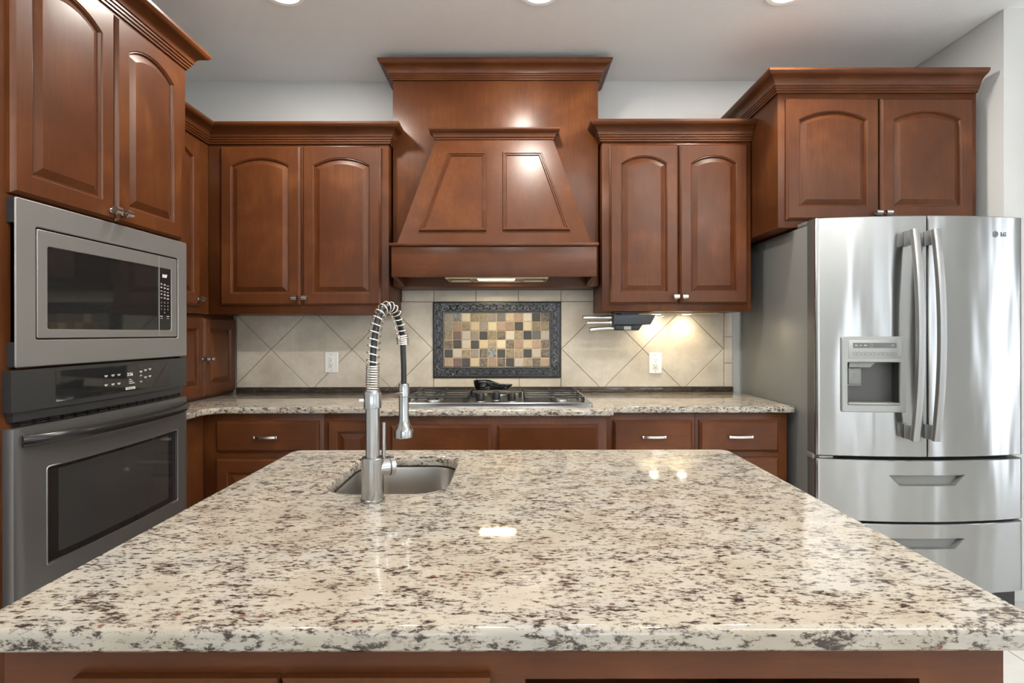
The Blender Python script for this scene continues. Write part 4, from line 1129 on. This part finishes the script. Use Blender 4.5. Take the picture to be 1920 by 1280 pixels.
m = MB(); m.tube([U*0.012+Vector((0, 0, z_(1.124))), U*(REACH-0.008)+Vector((0, 0, z_(1.124)))], 0.0045, 12); m.build('holder_arm', NICKEL, fc)
m = MB(); m.tube([(-0.016, 0, z_(1.121)), (-0.0275, 0, z_(1.121))], 0.0045, 12); m.build('set_screw', NICKEL, fc)
m = MB(); vd = Vector((0.85, 0.53, 0)).normalized()
m.tube([vd*0.012+Vector((0, 0, z_(0.978))), vd*0.046+Vector((0, 0, z_(0.978)))], 0.0195, 28); val = m.build('valve_housing', STEEL, fc, angle=30)
m = MB(); m.tube([vd*0.0335+Vector((0, 0, z_(0.978))), vd*0.0365+Vector((0, 0, z_(0.978)))], 0.0199, 28); m.build('valve_ring', DARK_PL, val, angle=30)
m = MB(); q = vd*0.024
m.tube([q+Vector((0, 0, z_(0.985))), q+Vector((0, 0, z_(1.074)))], 0.0046, 14); m.build('lever', STEEL, fc, angle=30)

# ---- recessed ceiling lights
def can(x, y, label):
    o = empty('recessed_light', (x, y, ZC), label, 'light', 'recessed ceiling lights')
    MB().lathe([(0.098, 0.0), (0.098, -0.004), (0.092, -0.008), (0.074, -0.006), (0.070, -0.001)], n=40).build('trim_ring', WHITE_PL, o, angle=40)
    MB().lathe([(0.0705, -0.003), (0.062, -0.008), (0.040, -0.011), (0.0, -0.012)], n=40).build('lens', GLOW_CAN, o, angle=40)
    L = bpy.data.lights.new('can_lamp', 'AREA'); L.shape = 'DISK'; L.size = 0.13; L.energy = CAN_W; L.color = CAN_COL; L.spread = math.radians(180)
    lo = bpy.data.objects.new('can_lamp', L); SC.collection.objects.link(lo); lo.parent = o; lo.location = (0, 0, -0.014)
can(-1.02, 2.31, 'lit recessed ceiling light at top left, before the oven tower')
can(0.127, 2.31, 'lit recessed ceiling light straight in front of the range hood')
for x, w in ((-1.02, 'left'), (0.127, 'middle'), (1.236, 'right')):  # island row is out of view, added for more light from above
    can(x, 0.78, 'unseen added recessed ceiling light over the island, %s of three' % w)
can(1.236, 2.31, 'lit recessed ceiling light in front of the refrigerator cabinet')

# ---- added uplight behind the camera: an invented bowl lamp to brighten the ceiling
pd = empty('added_bowl_uplight', (2.3, -1.2, 2.02), 'unseen added bowl uplight opposite the range wall, brightening the ceiling', 'light')
BOWL = plain('added_uplight_bowl', srgb(225, 222, 214), 0.4)
MB().lathe([(0.0, 0.0), (0.08, 0.006), (0.15, 0.03), (0.20, 0.075), (0.22, 0.12), (0.215, 0.12), (0.195, 0.078), (0.146, 0.035), (0.078, 0.012), (0.0, 0.007)], n=40).build('bowl', BOWL, pd, angle=50)
m = MB(); m.tube([(0, 0, 0.008), (0, 0, ZC-2.02-0.02)], 0.006, 10); m.lathe([(0.06, ZC-2.02), (0.06, ZC-2.02-0.012), (0.02, ZC-2.02-0.03)], n=24); m.build('stem', NICKEL, pd)
L = bpy.data.lights.new('added_uplight_lamp', 'AREA'); L.shape = 'DISK'; L.size = 0.34; L.energy = ADDED_UPLIGHT_W; L.color = (1.0, 0.98, 0.95)
lo = bpy.data.objects.new('added_uplight_lamp', L); SC.collection.objects.link(lo); lo.parent = pd; lo.location = (0, 0, 0.125); lo.rotation_euler = (PI, 0, 0)
